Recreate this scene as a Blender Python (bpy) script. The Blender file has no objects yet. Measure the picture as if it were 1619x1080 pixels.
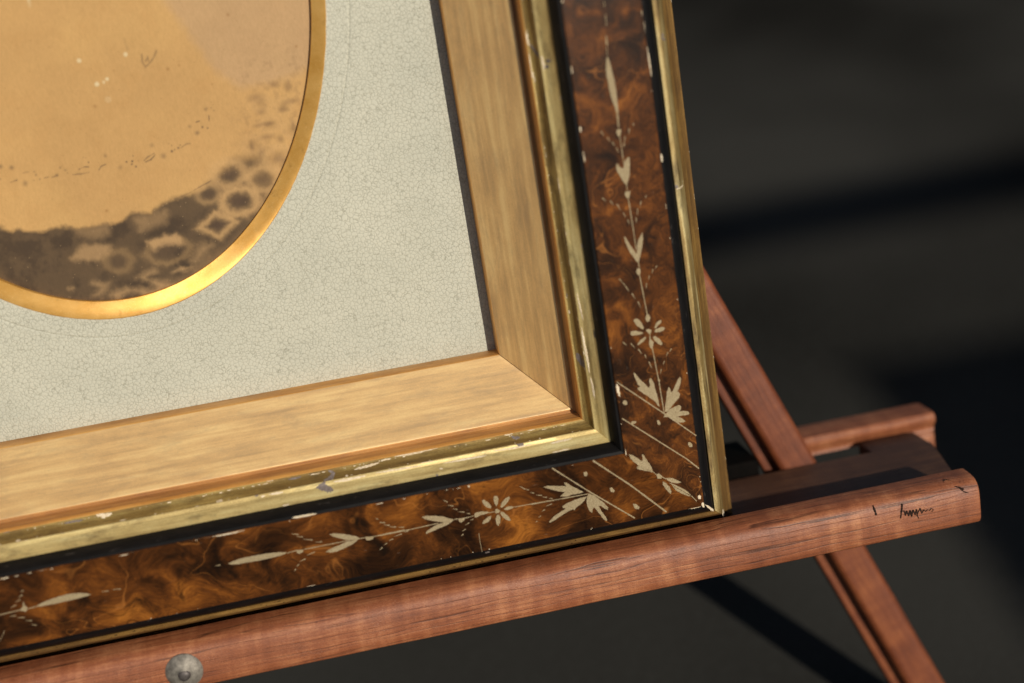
import bpy, bmesh, math, random, json
import numpy as np
from mathutils import Matrix, Vector, noise
random.seed(7)
S = bpy.context.scene
COL = S.collection
U = 0.0003                      # one unit of the drawing = 0.3 mm
LEAN = math.radians(24)         # the frame and easel lean back
HGT = 620                       # height of the ledge above the ground, in units
EX = Vector((1, 0, 0)); EU = Vector((0, math.sin(LEAN), math.cos(LEAN))); EW = Vector((0, -math.cos(LEAN), math.sin(LEAN)))
MF = Matrix(((EX.x, EU.x, EW.x, 0), (EX.y, EU.y, EW.y, 0), (EX.z, EU.z, EW.z, HGT * U), (0, 0, 0, 1)))
def fv(x, u, w): return EX * x + EU * u + EW * w

# ---------------------------------------------------------------- camera
R = [[0.9778724, 0.15431978, -0.14124795], [-0.18301199, 0.95813127, -0.22020689], [0.1013518, 0.24118431, 0.96517249]]
CC = [-482.656, 772.559, 1724.824]
cam = bpy.data.cameras.new('camera'); camo = bpy.data.objects.new('camera', cam); COL.objects.link(camo)
ax = [fv(R[i][0], -R[i][1], -R[i][2]) for i in range(3)]
loc = MF @ Vector((CC[0] * U, CC[1] * U, CC[2] * U))
camo.matrix_world = Matrix(((ax[0].x, -ax[1].x, -ax[2].x, loc.x), (ax[0].y, -ax[1].y, -ax[2].y, loc.y), (ax[0].z, -ax[1].z, -ax[2].z, loc.z), (0, 0, 0, 1)))
cam.sensor_width = 36; cam.lens = 1900 / 1619 * 36; cam.clip_start = .02; cam.clip_end = 200
cam.dof.use_dof = True; cam.dof.focus_distance = 1790 * U; cam.dof.aperture_fstop = 2.9
S.camera = camo

# ---------------------------------------------------------------- light
sd = fv(.355, .213, .91).normalized()
sun = bpy.data.lights.new('sun', 'SUN'); sun.energy = 3.8; sun.angle = math.radians(.5); sun.color = (1, .93, .80)
suno = bpy.data.objects.new('sun', sun); COL.objects.link(suno); suno.rotation_euler = sd.to_track_quat('Z', 'Y').to_euler()
suno.location = (0.5, -1, 2)
wd = bpy.data.worlds.new('World'); S.world = wd; wd.use_nodes = True
nt = wd.node_tree; nt.nodes.clear()
sky = nt.nodes.new('ShaderNodeTexSky'); sky.sky_type = 'NISHITA'; sky.sun_disc = False
sky.sun_elevation = math.asin(sd.z); sky.sun_rotation = math.atan2(sd.x, sd.y)
bg = nt.nodes.new('ShaderNodeBackground'); bg.inputs[1].default_value = .05
wo = nt.nodes.new('ShaderNodeOutputWorld'); nt.links.new(sky.outputs[0], bg.inputs[0]); nt.links.new(bg.outputs[0], wo.inputs[0])
S.view_settings.view_transform = 'Standard'; S.view_settings.look = 'None'; S.view_settings.exposure = 0; S.view_settings.gamma = 1
S.render.engine = 'CYCLES'; S.cycles.use_denoising = True

# ---------------------------------------------------------------- node helper
def lin(r, g, b):
    f = lambda c: (c / 255 / 12.92) if c / 255 <= .04045 else ((c / 255 + .055) / 1.055) ** 2.4
    return (f(r), f(g), f(b), 1)
class NT:
    def __init__(s, name):
        s.m = bpy.data.materials.new(name); s.m.use_nodes = True; s.t = s.m.node_tree; s.t.nodes.clear()
        s.b = s.n('ShaderNodeBsdfPrincipled'); s.o = s.n('ShaderNodeOutputMaterial'); s.l(s.b.outputs[0], s.o.inputs[0])
        s.co = s.n('ShaderNodeTexCoord').outputs['Object']
    def n(s, t, **k):
        x = s.t.nodes.new(t)
        for a, v in k.items(): setattr(x, a, v)
        return x
    def l(s, a, b): s.t.links.new(a, b)
    def put(s, i, v):
        if isinstance(v, bpy.types.NodeSocket): s.l(v, i)
        else: i.default_value = v
    def map(s, sc=(1, 1, 1), v=None, rot=(0, 0, 0), loc=(0, 0, 0)):
        x = s.n('ShaderNodeMapping'); s.l(v or s.co, x.inputs[0]); x.inputs['Scale'].default_value = sc; x.inputs['Rotation'].default_value = rot; x.inputs['Location'].default_value = loc
        return x.outputs[0]
    def noise(s, v, scale, detail=4, rough=.55, dist=0, out=0):
        x = s.n('ShaderNodeTexNoise'); s.l(v, x.inputs['Vector']); x.inputs['Scale'].default_value = scale; x.inputs['Detail'].default_value = detail
        x.inputs['Roughness'].default_value = rough; x.inputs['Distortion'].default_value = dist
        return x.outputs[out]
    def vor(s, v, scale, feature='F1', rnd=1, out=0):
        x = s.n('ShaderNodeTexVoronoi'); x.feature = feature; s.l(v, x.inputs['Vector']); x.inputs['Scale'].default_value = scale; x.inputs['Randomness'].default_value = rnd
        return x.outputs[out]
    def ramp(s, v, stops, interp='LINEAR'):
        x = s.n('ShaderNodeValToRGB'); s.l(v, x.inputs[0]); c = x.color_ramp; c.interpolation = interp
        while len(c.elements) < len(stops): c.elements.new(.5)
        for e, (p, q) in zip(c.elements, stops): e.position = p; e.color = q if isinstance(q, tuple) else (q, q, q, 1)
        return x.outputs[0]
    def mix(s, f, a, b, mode='MIX'):
        x = s.n('ShaderNodeMix'); x.data_type = 'RGBA'; x.blend_type = mode
        s.put(x.inputs[0], f); s.put(x.inputs[6], a); s.put(x.inputs[7], b)
        return x.outputs[2]
    def math(s, op, a, b=0.0, c=0.0):
        x = s.n('ShaderNodeMath'); x.operation = op; s.put(x.inputs[0], a); s.put(x.inputs[1], b); s.put(x.inputs[2], c)
        return x.outputs[0]
    def vadd(s, a, b, k):
        y = s.n('ShaderNodeVectorMath'); y.operation = 'SUBTRACT'; s.put(y.inputs[0], b); y.inputs[1].default_value = (.5, .5, .5)
        x = s.n('ShaderNodeVectorMath'); x.operation = 'MULTIPLY_ADD'; s.l(y.outputs[0], x.inputs[0]); x.inputs[1].default_value = (k, k, k); s.put(x.inputs[2], a)
        return x.outputs[0]
    def bump(s, h, st, dist=.0002, nrm=None):
        x = s.n('ShaderNodeBump'); s.l(h, x.inputs['Height']); x.inputs['Strength'].default_value = st; x.inputs['Distance'].default_value = dist
        if nrm: s.l(nrm, x.inputs['Normal'])
        return x.outputs[0]
    def fin(s, col, rough=.5, metal=0., nrm=None, spec=.5, coat=0., coat_r=.1):
        s.put(s.b.inputs['Base Color'], col); s.put(s.b.inputs['Roughness'], rough); s.put(s.b.inputs['Metallic'], metal)
        s.put(s.b.inputs['Specular IOR Level'], spec); s.put(s.b.inputs['Coat Weight'], coat); s.b.inputs['Coat Roughness'].default_value = coat_r
        if nrm: s.l(nrm, s.b.inputs['Normal'])
        return s.m

def gilt(name, hi, mid, lo, dirt, metal=.5, rough=.42, streak=1., speck=.5, seed=0., blotch=1., relief=.25, span=1.):
    n = NT(name)
    v = n.map((1, 1, 1), loc=(seed, seed * .7, 0))
    st = n.noise(n.map((.05, 1, 1), v), 420, 5, .6)
    st2 = n.noise(n.map((.045, 1, 1), v), 150, 4, .6)
    cl = n.noise(n.map((.4, 1, 1), v), 60, 6, .65, .4)
    fine = n.noise(v, 2300, 3, .7)
    f = n.math('ADD', n.math('MULTIPLY', st, .45 * streak), n.math('ADD', n.math('MULTIPLY', cl, .6), n.math('MULTIPLY', st2, .35 * streak)))
    f = n.math('ADD', f, n.math('MULTIPLY', fine, .35))
    w = .25 * (.8 * streak + .6 + .35); f = n.math('MULTIPLY', f, .5)
    c = n.ramp(f, [(w - .11 * span, lo), (w, mid), (w + .09 * span, hi)])
    d = n.ramp(n.noise(n.map((.3, 1, 1), v), 170, 7, .72, .3), [(.50, 0.), (.74, .75 * blotch)])
    c = n.mix(d, c, dirt)
    sp = n.ramp(n.vor(v, 620), [(.0, 1.), (.035 + .07 * speck, 0.)])
    spm = n.math('MULTIPLY', sp, n.ramp(n.noise(v, 90, 2), [(.5, 0.), (.62, 1.)]))
    c = n.mix(n.math('MULTIPLY', spm, speck), c, lin(62, 40, 24))
    b = n.bump(n.math('ADD', n.noise(v, 1500, 4, .7), n.math('MULTIPLY', st, .8)), .45, .00014)
    b = n.bump(cl, relief, .0006, b)
    r = n.ramp(cl, [(.3, rough + .16), (.7, rough - .08)])
    return n.fin(c, r, metal, b, .5)

def black_lacquer(name):
    n = NT(name)
    cl = n.noise(n.map((.25, 1, 1)), 300, 5, .7)
    c = n.ramp(cl, [(.35, lin(11, 10, 10)), (.7, lin(24, 22, 22))])
    sp = n.math('MULTIPLY', n.ramp(n.vor(n.co, 900), [(.0, 1.), (.05, 0.)]), n.ramp(n.noise(n.co, 60, 2), [(.52, 0.), (.6, 1.)]))
    c = n.mix(sp, c, lin(190, 180, 165))
    c = n.mix(n.ramp(n.noise(n.map((.2, 1, 1)), 900, 3), [(.68, 0.), (.74, .5)]), c, lin(90, 84, 80))
    b = n.bump(n.noise(n.co, 1400, 4, .7), .25, .0001)
    return n.fin(c, n.ramp(cl, [(.3, .62), (.7, .48)]), 0, b, .12)

def burl(name, sc, fib, off, blotw=.9, con=1.):
    n = NT(name)
    v = n.map((1, 1, 1), loc=off)
    w1 = n.noise(v, sc, 2, .5, 0, 1)
    v1 = n.vadd(v, w1, .045)
    w2 = n.noise(v1, sc * 3.2, 2, .5, 0, 1)
    v2 = n.vadd(v1, w2, .006)
    base = n.noise(v2, sc * 1.5, 5, .52, .3)
    fb = n.noise(n.map((1, 6, 1), v2), sc * 9, 4, .62, .5)
    fb2 = n.noise(n.map((1, 3.2, 1), v1, (0, 0, .5)), sc * 22, 3, .7, .3)
    f = n.math('ADD', base, n.math('MULTIPLY', n.math('SUBTRACT', fb, .5), .34 * fib))
    f = n.math('ADD', f, n.math('MULTIPLY', n.math('SUBTRACT', fb2, .5), .26 * fib))
    m = .5
    c = n.ramp(f, [(m - .19 * con, lin(28, 17, 11)), (m - .07 * con, lin(52, 30, 15)), (m + .03 * con, lin(80, 45, 20)), (m + .13 * con, lin(112, 65, 26)), (m + .24 * con, lin(150, 92, 36))])
    blot = n.ramp(n.noise(n.map((1, 1, 1), v2, loc=(3, 1, 2)), sc * 1.6, 5, .6, .4), [(.58, 0.), (.68, blotw)])
    c = n.mix(blot, c, lin(24, 17, 12))
    vs_ = n.map((1, 1, 1), v1, loc=(5, 2, 0))
    vein = n.math('ABSOLUTE', n.math('SUBTRACT', n.noise(v1, sc * 1.1, 2, .4, .9), .5))
    gate = n.ramp(n.noise(v, sc * .9, 2), [(.46, 0.), (.56, 1.)])
    c = n.mix(n.math('MULTIPLY', gate, n.ramp(vein, [(.0, .6), (.010, 0.)])), c, lin(32, 19, 10))
    vein2 = n.math('ABSOLUTE', n.math('SUBTRACT', n.noise(vs_, sc * 1.2, 2, .4, .7), .5))
    c = n.mix(n.math('MULTIPLY', gate, n.ramp(vein2, [(.0, .5), (.007, 0.)])), c, lin(168, 106, 50))
    sc1 = n.ramp(n.noise(n.map((.35, 2.4, 1), v, (0, 0, .6)), 700, 2, .5), [(.74, 0.), (.80, .25)])
    c = n.mix(sc1, c, lin(170, 150, 130))
    dst = n.math('MULTIPLY', n.ramp(n.vor(v, 700), [(.0, .7), (.05, 0.)]), n.ramp(n.noise(v, 70, 2), [(.54, 0.), (.6, 1.)]))
    c = n.mix(dst, c, lin(200, 180, 150))
    b = n.bump(n.noise(v, 260, 4, .6), .10, .0004)
    return n.fin(c, .30, 0, b, .07)

def wood(name, lo, mid, hi, grain=1., curl=1., rough=.42, speck=1., seed=0., pitch=370.):
    n = NT(name)
    v = n.map((1, 1, 1), loc=(seed, seed * .3, seed * .5))
    wv = n.vadd(v, n.noise(n.map((.22, 1, 1), v), 30, 4, .55, 0, 1), .007)
    g = n.noise(n.map((.05, 1, 1), wv), 700, 6, .7)
    cu = n.noise(n.map((1.6, .28, .28), wv), 110, 3, .5)
    cl = n.noise(n.map((.35, 1, 1), v), 40, 4, .6)
    fine = n.noise(n.map((.5, 1, 1), v), 2600, 4, .75)
    f = n.math('ADD', n.math('MULTIPLY', g, .5), n.math('ADD', n.math('MULTIPLY', cu, .5 * curl), n.math('MULTIPLY', cl, .5)))
    f = n.math('ADD', f, n.math('MULTIPLY', fine, .4))
    m = .25 + .25 * curl + .25 + .2
    f = n.math('MULTIPLY', f, .5); m *= .5
    c = n.ramp(f, [(m - .12, lo), (m, mid), (m + .08, hi)])
    sx = n.n('ShaderNodeSeparateXYZ'); n.l(wv, sx.inputs[0])
    y = n.math('ADD', n.math('MULTIPLY', n.math('ADD', sx.outputs[1], sx.outputs[2]), pitch), n.math('MULTIPLY', n.noise(n.map((.02, 1, 1), wv), 240, 2), 2.6))
    fr = n.math('FRACT', y)
    fade = n.ramp(n.noise(n.map((.12, 1, 1), v), 420, 3, .6), [(.36, .15), (.55, 1.)])
    line = n.math('MULTIPLY', n.ramp(fr, [(.0, 0.), (.05, 1.), (.20, 0.)]), fade)
    c = n.mix(n.math('MULTIPLY', line, .85 * grain), c, tuple(x * .34 for x in lo[:3]) + (1,))
    pore = n.ramp(n.noise(n.map((.30, 1, 1), v), 3200, 2, .6), [(.60, 0.), (.72, .6 * grain)])
    c = n.mix(pore, c, tuple(x * .4 for x in lo[:3]) + (1,))
    lt = n.math('MULTIPLY', n.ramp(n.noise(v, 2400, 3, .8), [(.56, 0.), (.68, .7 * speck)]), n.ramp(n.noise(v, 50, 3), [(.42, .1), (.62, 1.)]))
    c = n.mix(lt, c, lin(206, 164, 136))
    dk = n.math('MULTIPLY', n.ramp(n.vor(n.map((.6, 1, 1), v), 240), [(.0, 1.), (.12, 0.)]), n.ramp(n.noise(v, 38, 2), [(.54, 0.), (.60, .85)]))
    c = n.mix(dk, c, lin(52, 26, 18))
    b = n.bump(n.math('SUBTRACT', n.math('ADD', n.math('MULTIPLY', g, .6), fine), n.math('MULTIPLY', line, .6)), .5, .00022)
    b = n.bump(cl, .35, .0012, b)
    return n.fin(c, n.ramp(fine, [(.3, rough + .14), (.7, rough - .08)]), 0, b, .42)

def plain_noise(name, a, b_, scale, rough, spec=.3, bs=.3, bd=.0002, metal=0.):
    n = NT(name)
    f = n.noise(n.co, scale, 6, .7)
    return n.fin(n.ramp(f, [(.3, a), (.7, b_)]), rough, metal, n.bump(n.noise(n.co, scale * 3, 4, .7), bs, bd), spec)

M = {}
M['gilt_edge'] = gilt('worn_gold_bead', lin(214, 196, 142), lin(158, 132, 80), lin(92, 68, 36), lin(64, 46, 28), .45, .46, 1.2, .9, 0., 1.4)
M['edge_cove'] = gilt('shaded_gold_cove', lin(166, 130, 70), lin(120, 88, 44), lin(78, 54, 28), lin(70, 50, 30), .4, .5, 1.1, .4, 5.)  # the cove's shade is painted in as a gold darker than the bead's
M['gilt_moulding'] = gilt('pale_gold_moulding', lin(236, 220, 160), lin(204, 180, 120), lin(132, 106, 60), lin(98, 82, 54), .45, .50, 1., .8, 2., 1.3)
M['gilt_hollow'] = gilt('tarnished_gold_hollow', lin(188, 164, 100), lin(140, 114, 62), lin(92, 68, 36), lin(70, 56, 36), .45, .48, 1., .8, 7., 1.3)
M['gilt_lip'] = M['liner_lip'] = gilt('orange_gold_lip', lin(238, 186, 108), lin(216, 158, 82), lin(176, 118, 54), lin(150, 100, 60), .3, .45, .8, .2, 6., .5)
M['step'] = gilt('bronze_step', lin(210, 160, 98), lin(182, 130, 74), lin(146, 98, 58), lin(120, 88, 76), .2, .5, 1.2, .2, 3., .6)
M['liner'] = gilt('matt_gold_liner', lin(244, 200, 124), lin(222, 170, 94), lin(180, 132, 66), lin(150, 110, 64), 0., .6, 1.4, 1., 1., .7, .08, .9)
# leaf gold: half burnished metal flakes, half toned matt size
tr_ = M['liner'].node_tree; b0 = [x for x in tr_.nodes if x.type == 'BSDF_PRINCIPLED'][0]; o0_ = [x for x in tr_.nodes if x.type == 'OUTPUT_MATERIAL'][0]
b1 = tr_.nodes.new('ShaderNodeBsdfPrincipled'); b1.inputs['Base Color'].default_value = (1, .87, .60, 1); b1.inputs['Metallic'].default_value = 1; b1.inputs['Roughness'].default_value = .54
tr_.links.new(b0.inputs['Normal'].links[0].from_socket, b1.inputs['Normal'])
bc = b0.inputs['Base Color'].links[0].from_socket
mm = tr_.nodes.new('ShaderNodeMix'); mm.data_type = 'RGBA'; mm.inputs[0].default_value = .48; mm.inputs[6].default_value = (1, .92, .68, 1); tr_.links.new(bc, mm.inputs[7]); tr_.links.new(mm.outputs[2], b1.inputs['Base Color'])
mx = tr_.nodes.new('ShaderNodeMixShader'); mx.inputs[0].default_value = .56
tr_.links.new(b0.outputs[0], mx.inputs[1]); tr_.links.new(b1.outputs[0], mx.inputs[2]); tr_.links.new(mx.outputs[0], o0_.inputs[0])
M['outer_bead'] = M['black_bead'] = black_lacquer('black_lacquer')
burl_h = burl('burl_veneer_swirled', 28, .8, (.31, .12, 0)); burl_v = burl('burl_veneer_fibrous', 46, 1.35, (1.7, .6, 0), .45, 1.35)
M['carving'] = plain_noise('bare_engraved_wood', lin(132, 110, 78), lin(198, 180, 144), 1900, .75, .2, 1., .0004)
M['gesso'] = plain_noise('chipped_gesso', lin(196, 170, 132), lin(240, 226, 200), 900, .8, .2, .8, .0003)
M['bole'] = plain_noise('grey_bole', lin(96, 84, 80), lin(142, 130, 124), 900, .7, .2, .6, .0002)
M['wood_front'] = wood('cherry_ledge_wood', lin(98, 51, 32), lin(142, 82, 51), lin(178, 117, 78), 1., .7, .46, .6)
M['wood_leg'] = wood('red_leg_wood', lin(70, 31, 16), lin(112, 56, 29), lin(144, 82, 44), .35, .5, .5, .12, 2.)
M['wood_board'] = wood('dark_ledge_wood', lin(50, 31, 22), lin(72, 46, 32), lin(98, 66, 44), .5, .3, .55, .1, 4.)
M['steel'] = plain_noise('dull_steel', lin(96, 90, 82), lin(158, 150, 138), 420, .58, .5, .5, .0002, .5)
M['dark_steel'] = plain_noise('dark_steel', lin(66, 60, 58), lin(104, 96, 92), 900, .5, .5, .5, .0001, .5)
M['shade_black'] = plain_noise('painted_shade_black', lin(6, 5, 4), lin(14, 10, 8), 300, .8, .05)  # near-black colour imitating the deep shade beside the leg
M['ink'] = plain_noise('black_ink', lin(24, 20, 18), lin(60, 40, 30), 2500, .7, .1)

# mat paper: pebbled, grey green
n = NT('pebbled_mat_paper')
wv = n.vadd(n.co, n.noise(n.co, 900, 2, .5, 0, 1), .0011)
e = n.vor(wv, 590, 'DISTANCE_TO_EDGE')
sz = n.ramp(n.noise(n.co, 200, 3), [(.3, .62), (.7, .9)])
cr = n.ramp(e, [(.0, 0.), (.10, .7), (.32, 1.)])
base = n.ramp(n.noise(n.co, 22, 6, .65), [(.3, lin(179, 177, 161)), (.7, lin(192, 189, 172))])
line = n.math('MULTIPLY', n.ramp(e, [(.0, .8), (.07, 0.)]), sz)
c = n.mix(line, base, lin(120, 117, 100))
sp = n.math('MULTIPLY', n.ramp(n.vor(n.co, 210), [(.0, .8), (.045, 0.)]), n.ramp(n.noise(n.co, 50, 2), [(.58, 0.), (.64, 1.)]))
c = n.mix(sp, c, lin(110, 84, 48))
b = n.bump(cr, .42, .00022); b = n.bump(n.noise(n.co, 2600, 3, .6), .18, .0001, b)
M['mat'] = n.fin(c, .62, 0, b, .3)
# oval rim
n = NT('brushed_brass_rim')
c = n.ramp(n.noise(n.co, 90, 5, .6), [(.3, lin(208, 152, 68)), (.7, lin(230, 178, 98))])
c = n.mix(n.ramp(n.noise(n.co, 1800, 3, .7), [(.55, 0.), (.75, .4)]), c, lin(246, 214, 146))
c = n.mix(n.ramp(n.noise(n.co, 160, 6, .7), [(.58, 0.), (.75, .5)]), c, lin(140, 92, 36))
M['rim'] = n.fin(c, n.ramp(n.noise(n.co, 300, 4, .6), [(.3, .44), (.7, .36)]), .54, n.bump(n.noise(n.co, 2200, 4, .7), .15, .0001), .5)
tg = n.n('ShaderNodeTangent'); tg.direction_type = 'RADIAL'; tg.axis = 'Z'; n.l(tg.outputs[0], n.b.inputs['Tangent']); n.b.inputs['Anisotropic'].default_value = .9; n.b.inputs['Anisotropic Rotation'].default_value = .0
# print
n = NT('printed_portrait_paper')
at = n.n('ShaderNodeAttribute'); at.attribute_name = 'Col'
mot = n.ramp(n.noise(n.map((1, .35, 1)), 1500, 5, .7), [(.25, (.88, .88, .86, 1)), (.75, (1.08, 1.08, 1.1, 1))])
c = n.mix(1., at.outputs['Color'], mot, 'MULTIPLY')
mo2 = n.ramp(n.noise(n.co, 26, 5, .6), [(.3, (.93, .92, .90, 1)), (.7, (1.05, 1.04, 1.02, 1))])
c = n.mix(1., c, mo2, 'MULTIPLY')
M['print'] = n.fin(c, .7, 0, n.bump(n.noise(n.co, 1800, 3, .6), .08, .0001), .25)
# ground
n = NT('dark_ground')
f = n.noise(n.map((1, 1, 1), loc=(2.2, .4, 0)), 1.7, 3, .5)
c = n.ramp(f, [(.34, (.011, .0104, .0092, 1)), (.60, (.037, .0355, .0315, 1))])
c = n.mix(n.ramp(n.noise(n.co, 160, 5, .7), [(.45, 0.), (.7, .3)]), c, (.045, .044, .04, 1))
M['ground'] = n.fin(c, .85, 0, n.bump(n.noise(n.co, 300, 5, .7), .4, .002), 0.)

# ---------------------------------------------------------------- object helpers
WM = {}
def place(o, Mw, parent=None):
    WM[o.name] = Mw.copy()
    if parent is not None:
        o.parent = parent; o.matrix_local = WM[parent.name].inverted() @ Mw
    else: o.matrix_world = Mw
def mesh_obj(name, verts, faces, mat, Mw, parent=None, smooth=True, sharp=32, fix=True):
    me = bpy.data.meshes.new(name); me.from_pydata([tuple(v) for v in verts], [], faces); me.validate()
    if fix:
        bm = bmesh.new(); bm.from_mesh(me); bmesh.ops.recalc_face_normals(bm, faces=bm.faces); bm.to_mesh(me); bm.free()
    if smooth:
        me.shade_smooth()
        me.set_sharp_from_angle(angle=math.radians(sharp))
    me.materials.append(mat)
    o = bpy.data.objects.new(name, me); COL.objects.link(o); place(o, Mw, parent)
    return o
def root(name, Mw, label, cat):
    o = bpy.data.objects.new(name, None); COL.objects.link(o); o.empty_display_size = .05; place(o, Mw); o['label'] = label; o['category'] = cat
    return o
def T(x, y, z): return Matrix.Translation((x * U, y * U, z * U))
def basis(X, Y, Z, o):
    return Matrix(((X[0], Y[0], Z[0], o[0] * U), (X[1], Y[1], Z[1], o[1] * U), (X[2], Y[2], Z[2], o[2] * U), (0, 0, 0, 1)))

# ---------------------------------------------------------------- the picture frame
WID, HEI = 1674., 1900.
frame = root('picture_frame', MF @ T(-837, 0, 0), 'antique picture frame of gold, black and burl veneer leaning on the wooden easel ledge', 'picture frame')
PROF = {'edge_cove': [(0, 0), (0.8, 6), (7, 10), (14, 17.5), (20, 27)], 'gilt_edge': [(20, 27.8), (22, 31.5), (25.4, 40), (28.6, 52), (32.5, 66), (37, 77), (43, 85), (49.5, 87)], 'outer_bead': [(51, 85), (52.5, 91), (57, 99.5), (63, 106), (68, 109.5), (71.2, 110.5)], 'burl_veneer': [(71.2, 112.2), (72.2, 113), (125, 120.6), (180.3, 128.6), (181.1, 128)], 'black_bead': [(181.1, 126.6), (185, 126), (189, 121.5), (192.5, 114), (194.7, 105.2)], 'gilt_moulding': [(194.7, 105.6), (196, 104.2), (206, 90.5), (207.5, 89.6), (211.6, 88.4), (212.6, 87.4)], 'gilt_hollow': [(212.6, 86.8), (213.4, 84), (215.5, 78), (219, 73.4), (222, 71.6), (224.6, 71.4)], 'gilt_lip': [(224.6, 71.6), (225.6, 70.6), (226.4, 68), (226.8, 64)], 'step': [(226.8, 63.4), (227.6, 47), (229, 43), (231.5, 41), (233.2, 41)], 'liner': [(233.2, 42.4), (234.4, 43.2), (235.8, 42.6), (238, 40.4), (320.6, -10), (321.8, -11)], 'liner_lip': [(321.8, -11), (322.6, -12), (323, -14), (323, -46)]}
ORD = ['edge_cove', 'gilt_edge', 'outer_bead', 'burl_veneer', 'black_bead', 'gilt_moulding', 'gilt_hollow', 'gilt_lip', 'step', 'liner', 'liner_lip']
NAMES = {'edge_cove': 'gilt_cove', 'gilt_lip': 'gilt_lip', 'gilt_hollow': 'gilt_hollow', 'liner_lip': 'liner_lip', 'gilt_edge': 'gilt_bead', 'outer_bead': 'black_outer_bead', 'burl_veneer': 'burl_veneer', 'black_bead': 'black_inner_bead', 'gilt_moulding': 'gilt_moulding', 'step': 'gilt_step', 'liner': 'gilt_liner'}
# local X runs along the rail, Y inwards, Z out of the frame
RAILS = {'b': (WID, basis((1, 0, 0), (0, 1, 0), (0, 0, 1), (-1674, 0, 0))),
         'r': (HEI, basis((0, 1, 0), (-1, 0, 0), (0, 0, 1), (0, 0, 0))),
         't': (WID, basis((-1, 0, 0), (0, -1, 0), (0, 0, 1), (0, 1900, 0))),
         'l': (HEI, basis((0, -1, 0), (1, 0, 0), (0, 0, 1), (-1674, 1900, 0)))}
RS = {'b': 3.1, 'r': 11.7, 't': 23.3, 'l': 37.9}
def nz(r, x, d):
    return (noise.noise(Vector((x / 150., d / 60., RS[r]))) * .45 + noise.noise(Vector((x / 34., d / 25., RS[r] + 5))) * .16)
ALLP = [(p[0], p[1], k) for k in ORD for p in PROF[k]]
def strip_at(d):
    for k in ORD:
        p = PROF[k]
        if p[0][0] - .6 <= d <= p[-1][0] + .7: return k
    return 'liner'
def w_at(r, x, d, k=None):
    p = PROF[k or strip_at(d)]
    w = p[0][1] if d <= p[0][0] else p[-1][1]
    for a, b in zip(p, p[1:]):
        if a[0] <= d <= b[0] and b[0] > a[0]:
            w = a[1] + (b[1] - a[1]) * (d - a[0]) / (b[0] - a[0]); break
    return w + nz(r, x, d)
STRIP = {}
for r, (L, Mr) in RAILS.items():
    for k in ORD:
        P = PROF[k]; base = -46 if k == 'liner_lip' else (-19 if k == 'liner' else -20)
        N = 140 if r in 'br' else 12
        gap = .6 if 'liner' in k else .25
        vs = []; fs = []; m = len(P) + 2
        for i in range(N + 1):
            t = i / N
            for j in range(m):
                if j < len(P): d, w = P[j]
                elif j == len(P): d, w = P[-1][0] - (.4 if k == 'liner_lip' else 0), base - (1 if k == 'liner_lip' else 0)
                else: d, w = P[0][0], base
                x = (d + gap) + (L - 2 * (d + gap)) * t
                q = nz(r, x, d)
                dd = d + (noise.noise(Vector((x / 60., d / 9., RS[r] + 9))) * .35 if 0 < j < len(P) - 1 and k in ('gilt_moulding', 'gilt_edge', 'gilt_hollow') else 0)
                vs.append((x * U, dd * U, (w + (q if j < len(P) else 0)) * U))
        for i in range(N):
            for j in range(m):
                a = i * m + j; b = i * m + (j + 1) % m
                fs.append((a, b, b + m, a + m))
        fs.append(tuple(range(m))); fs.append(tuple(range(N * m, N * m + m)))
        mat = (burl_v if r in 'rl' else burl_h) if k == 'burl_veneer' else (M['edge_cove'] if k == 'gilt_edge' and r == 'b' else M[k])  # bottom bead takes the cove's darker gold, its dimmer light painted in
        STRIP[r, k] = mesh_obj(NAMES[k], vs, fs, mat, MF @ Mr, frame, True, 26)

def flat_piece(name, r, pts, mat, lift=.45, jitter=.35, step=2.2, parent=None, k='burl_veneer'):
    """closed outline (x,d) on a rail's face -> thin raised-edge plate hugging the face"""
    L, Mr = RAILS[r]
    if len(pts) < 3: return
    out = []
    for (x0, y0), (x1, y1) in zip(pts, pts[1:] + pts[:1]):
        n_ = max(1, int(math.hypot(x1 - x0, y1 - y0) / step))
        for i in range(n_):
            t = i / n_; j = jitter if i else jitter * .3
            out.append((x0 + (x1 - x0) * t + random.uniform(-j, j), y0 + (y1 - y0) * t + random.uniform(-j, j)))
    vs = [(x * U, d * U, (w_at(r, x, d, k) + lift) * U) for x, d in out] + [(x * U, d * U, (w_at(r, x, d, k) - .6) * U) for x, d in out]
    n_ = len(out)
    bm = bmesh.new(); bv = [bm.verts.new(v) for v in vs]
    try: bm.faces.new(bv[:n_])
    except ValueError: pass
    for i in range(n_): bm.faces.new((bv[i], bv[(i + 1) % n_], bv[n_ + (i + 1) % n_], bv[n_ + i]))
    bmesh.ops.triangulate(bm, faces=[f for f in bm.faces if len(f.verts) > 4])
    bmesh.ops.recalc_face_normals(bm, faces=bm.faces)
    me = bpy.data.meshes.new(name); bm.to_mesh(me); bm.free(); me.materials.append(mat)
    o = bpy.data.objects.new(name, me); COL.objects.link(o); place(o, MF @ Mr, parent or STRIP[r, k])
    return o
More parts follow.
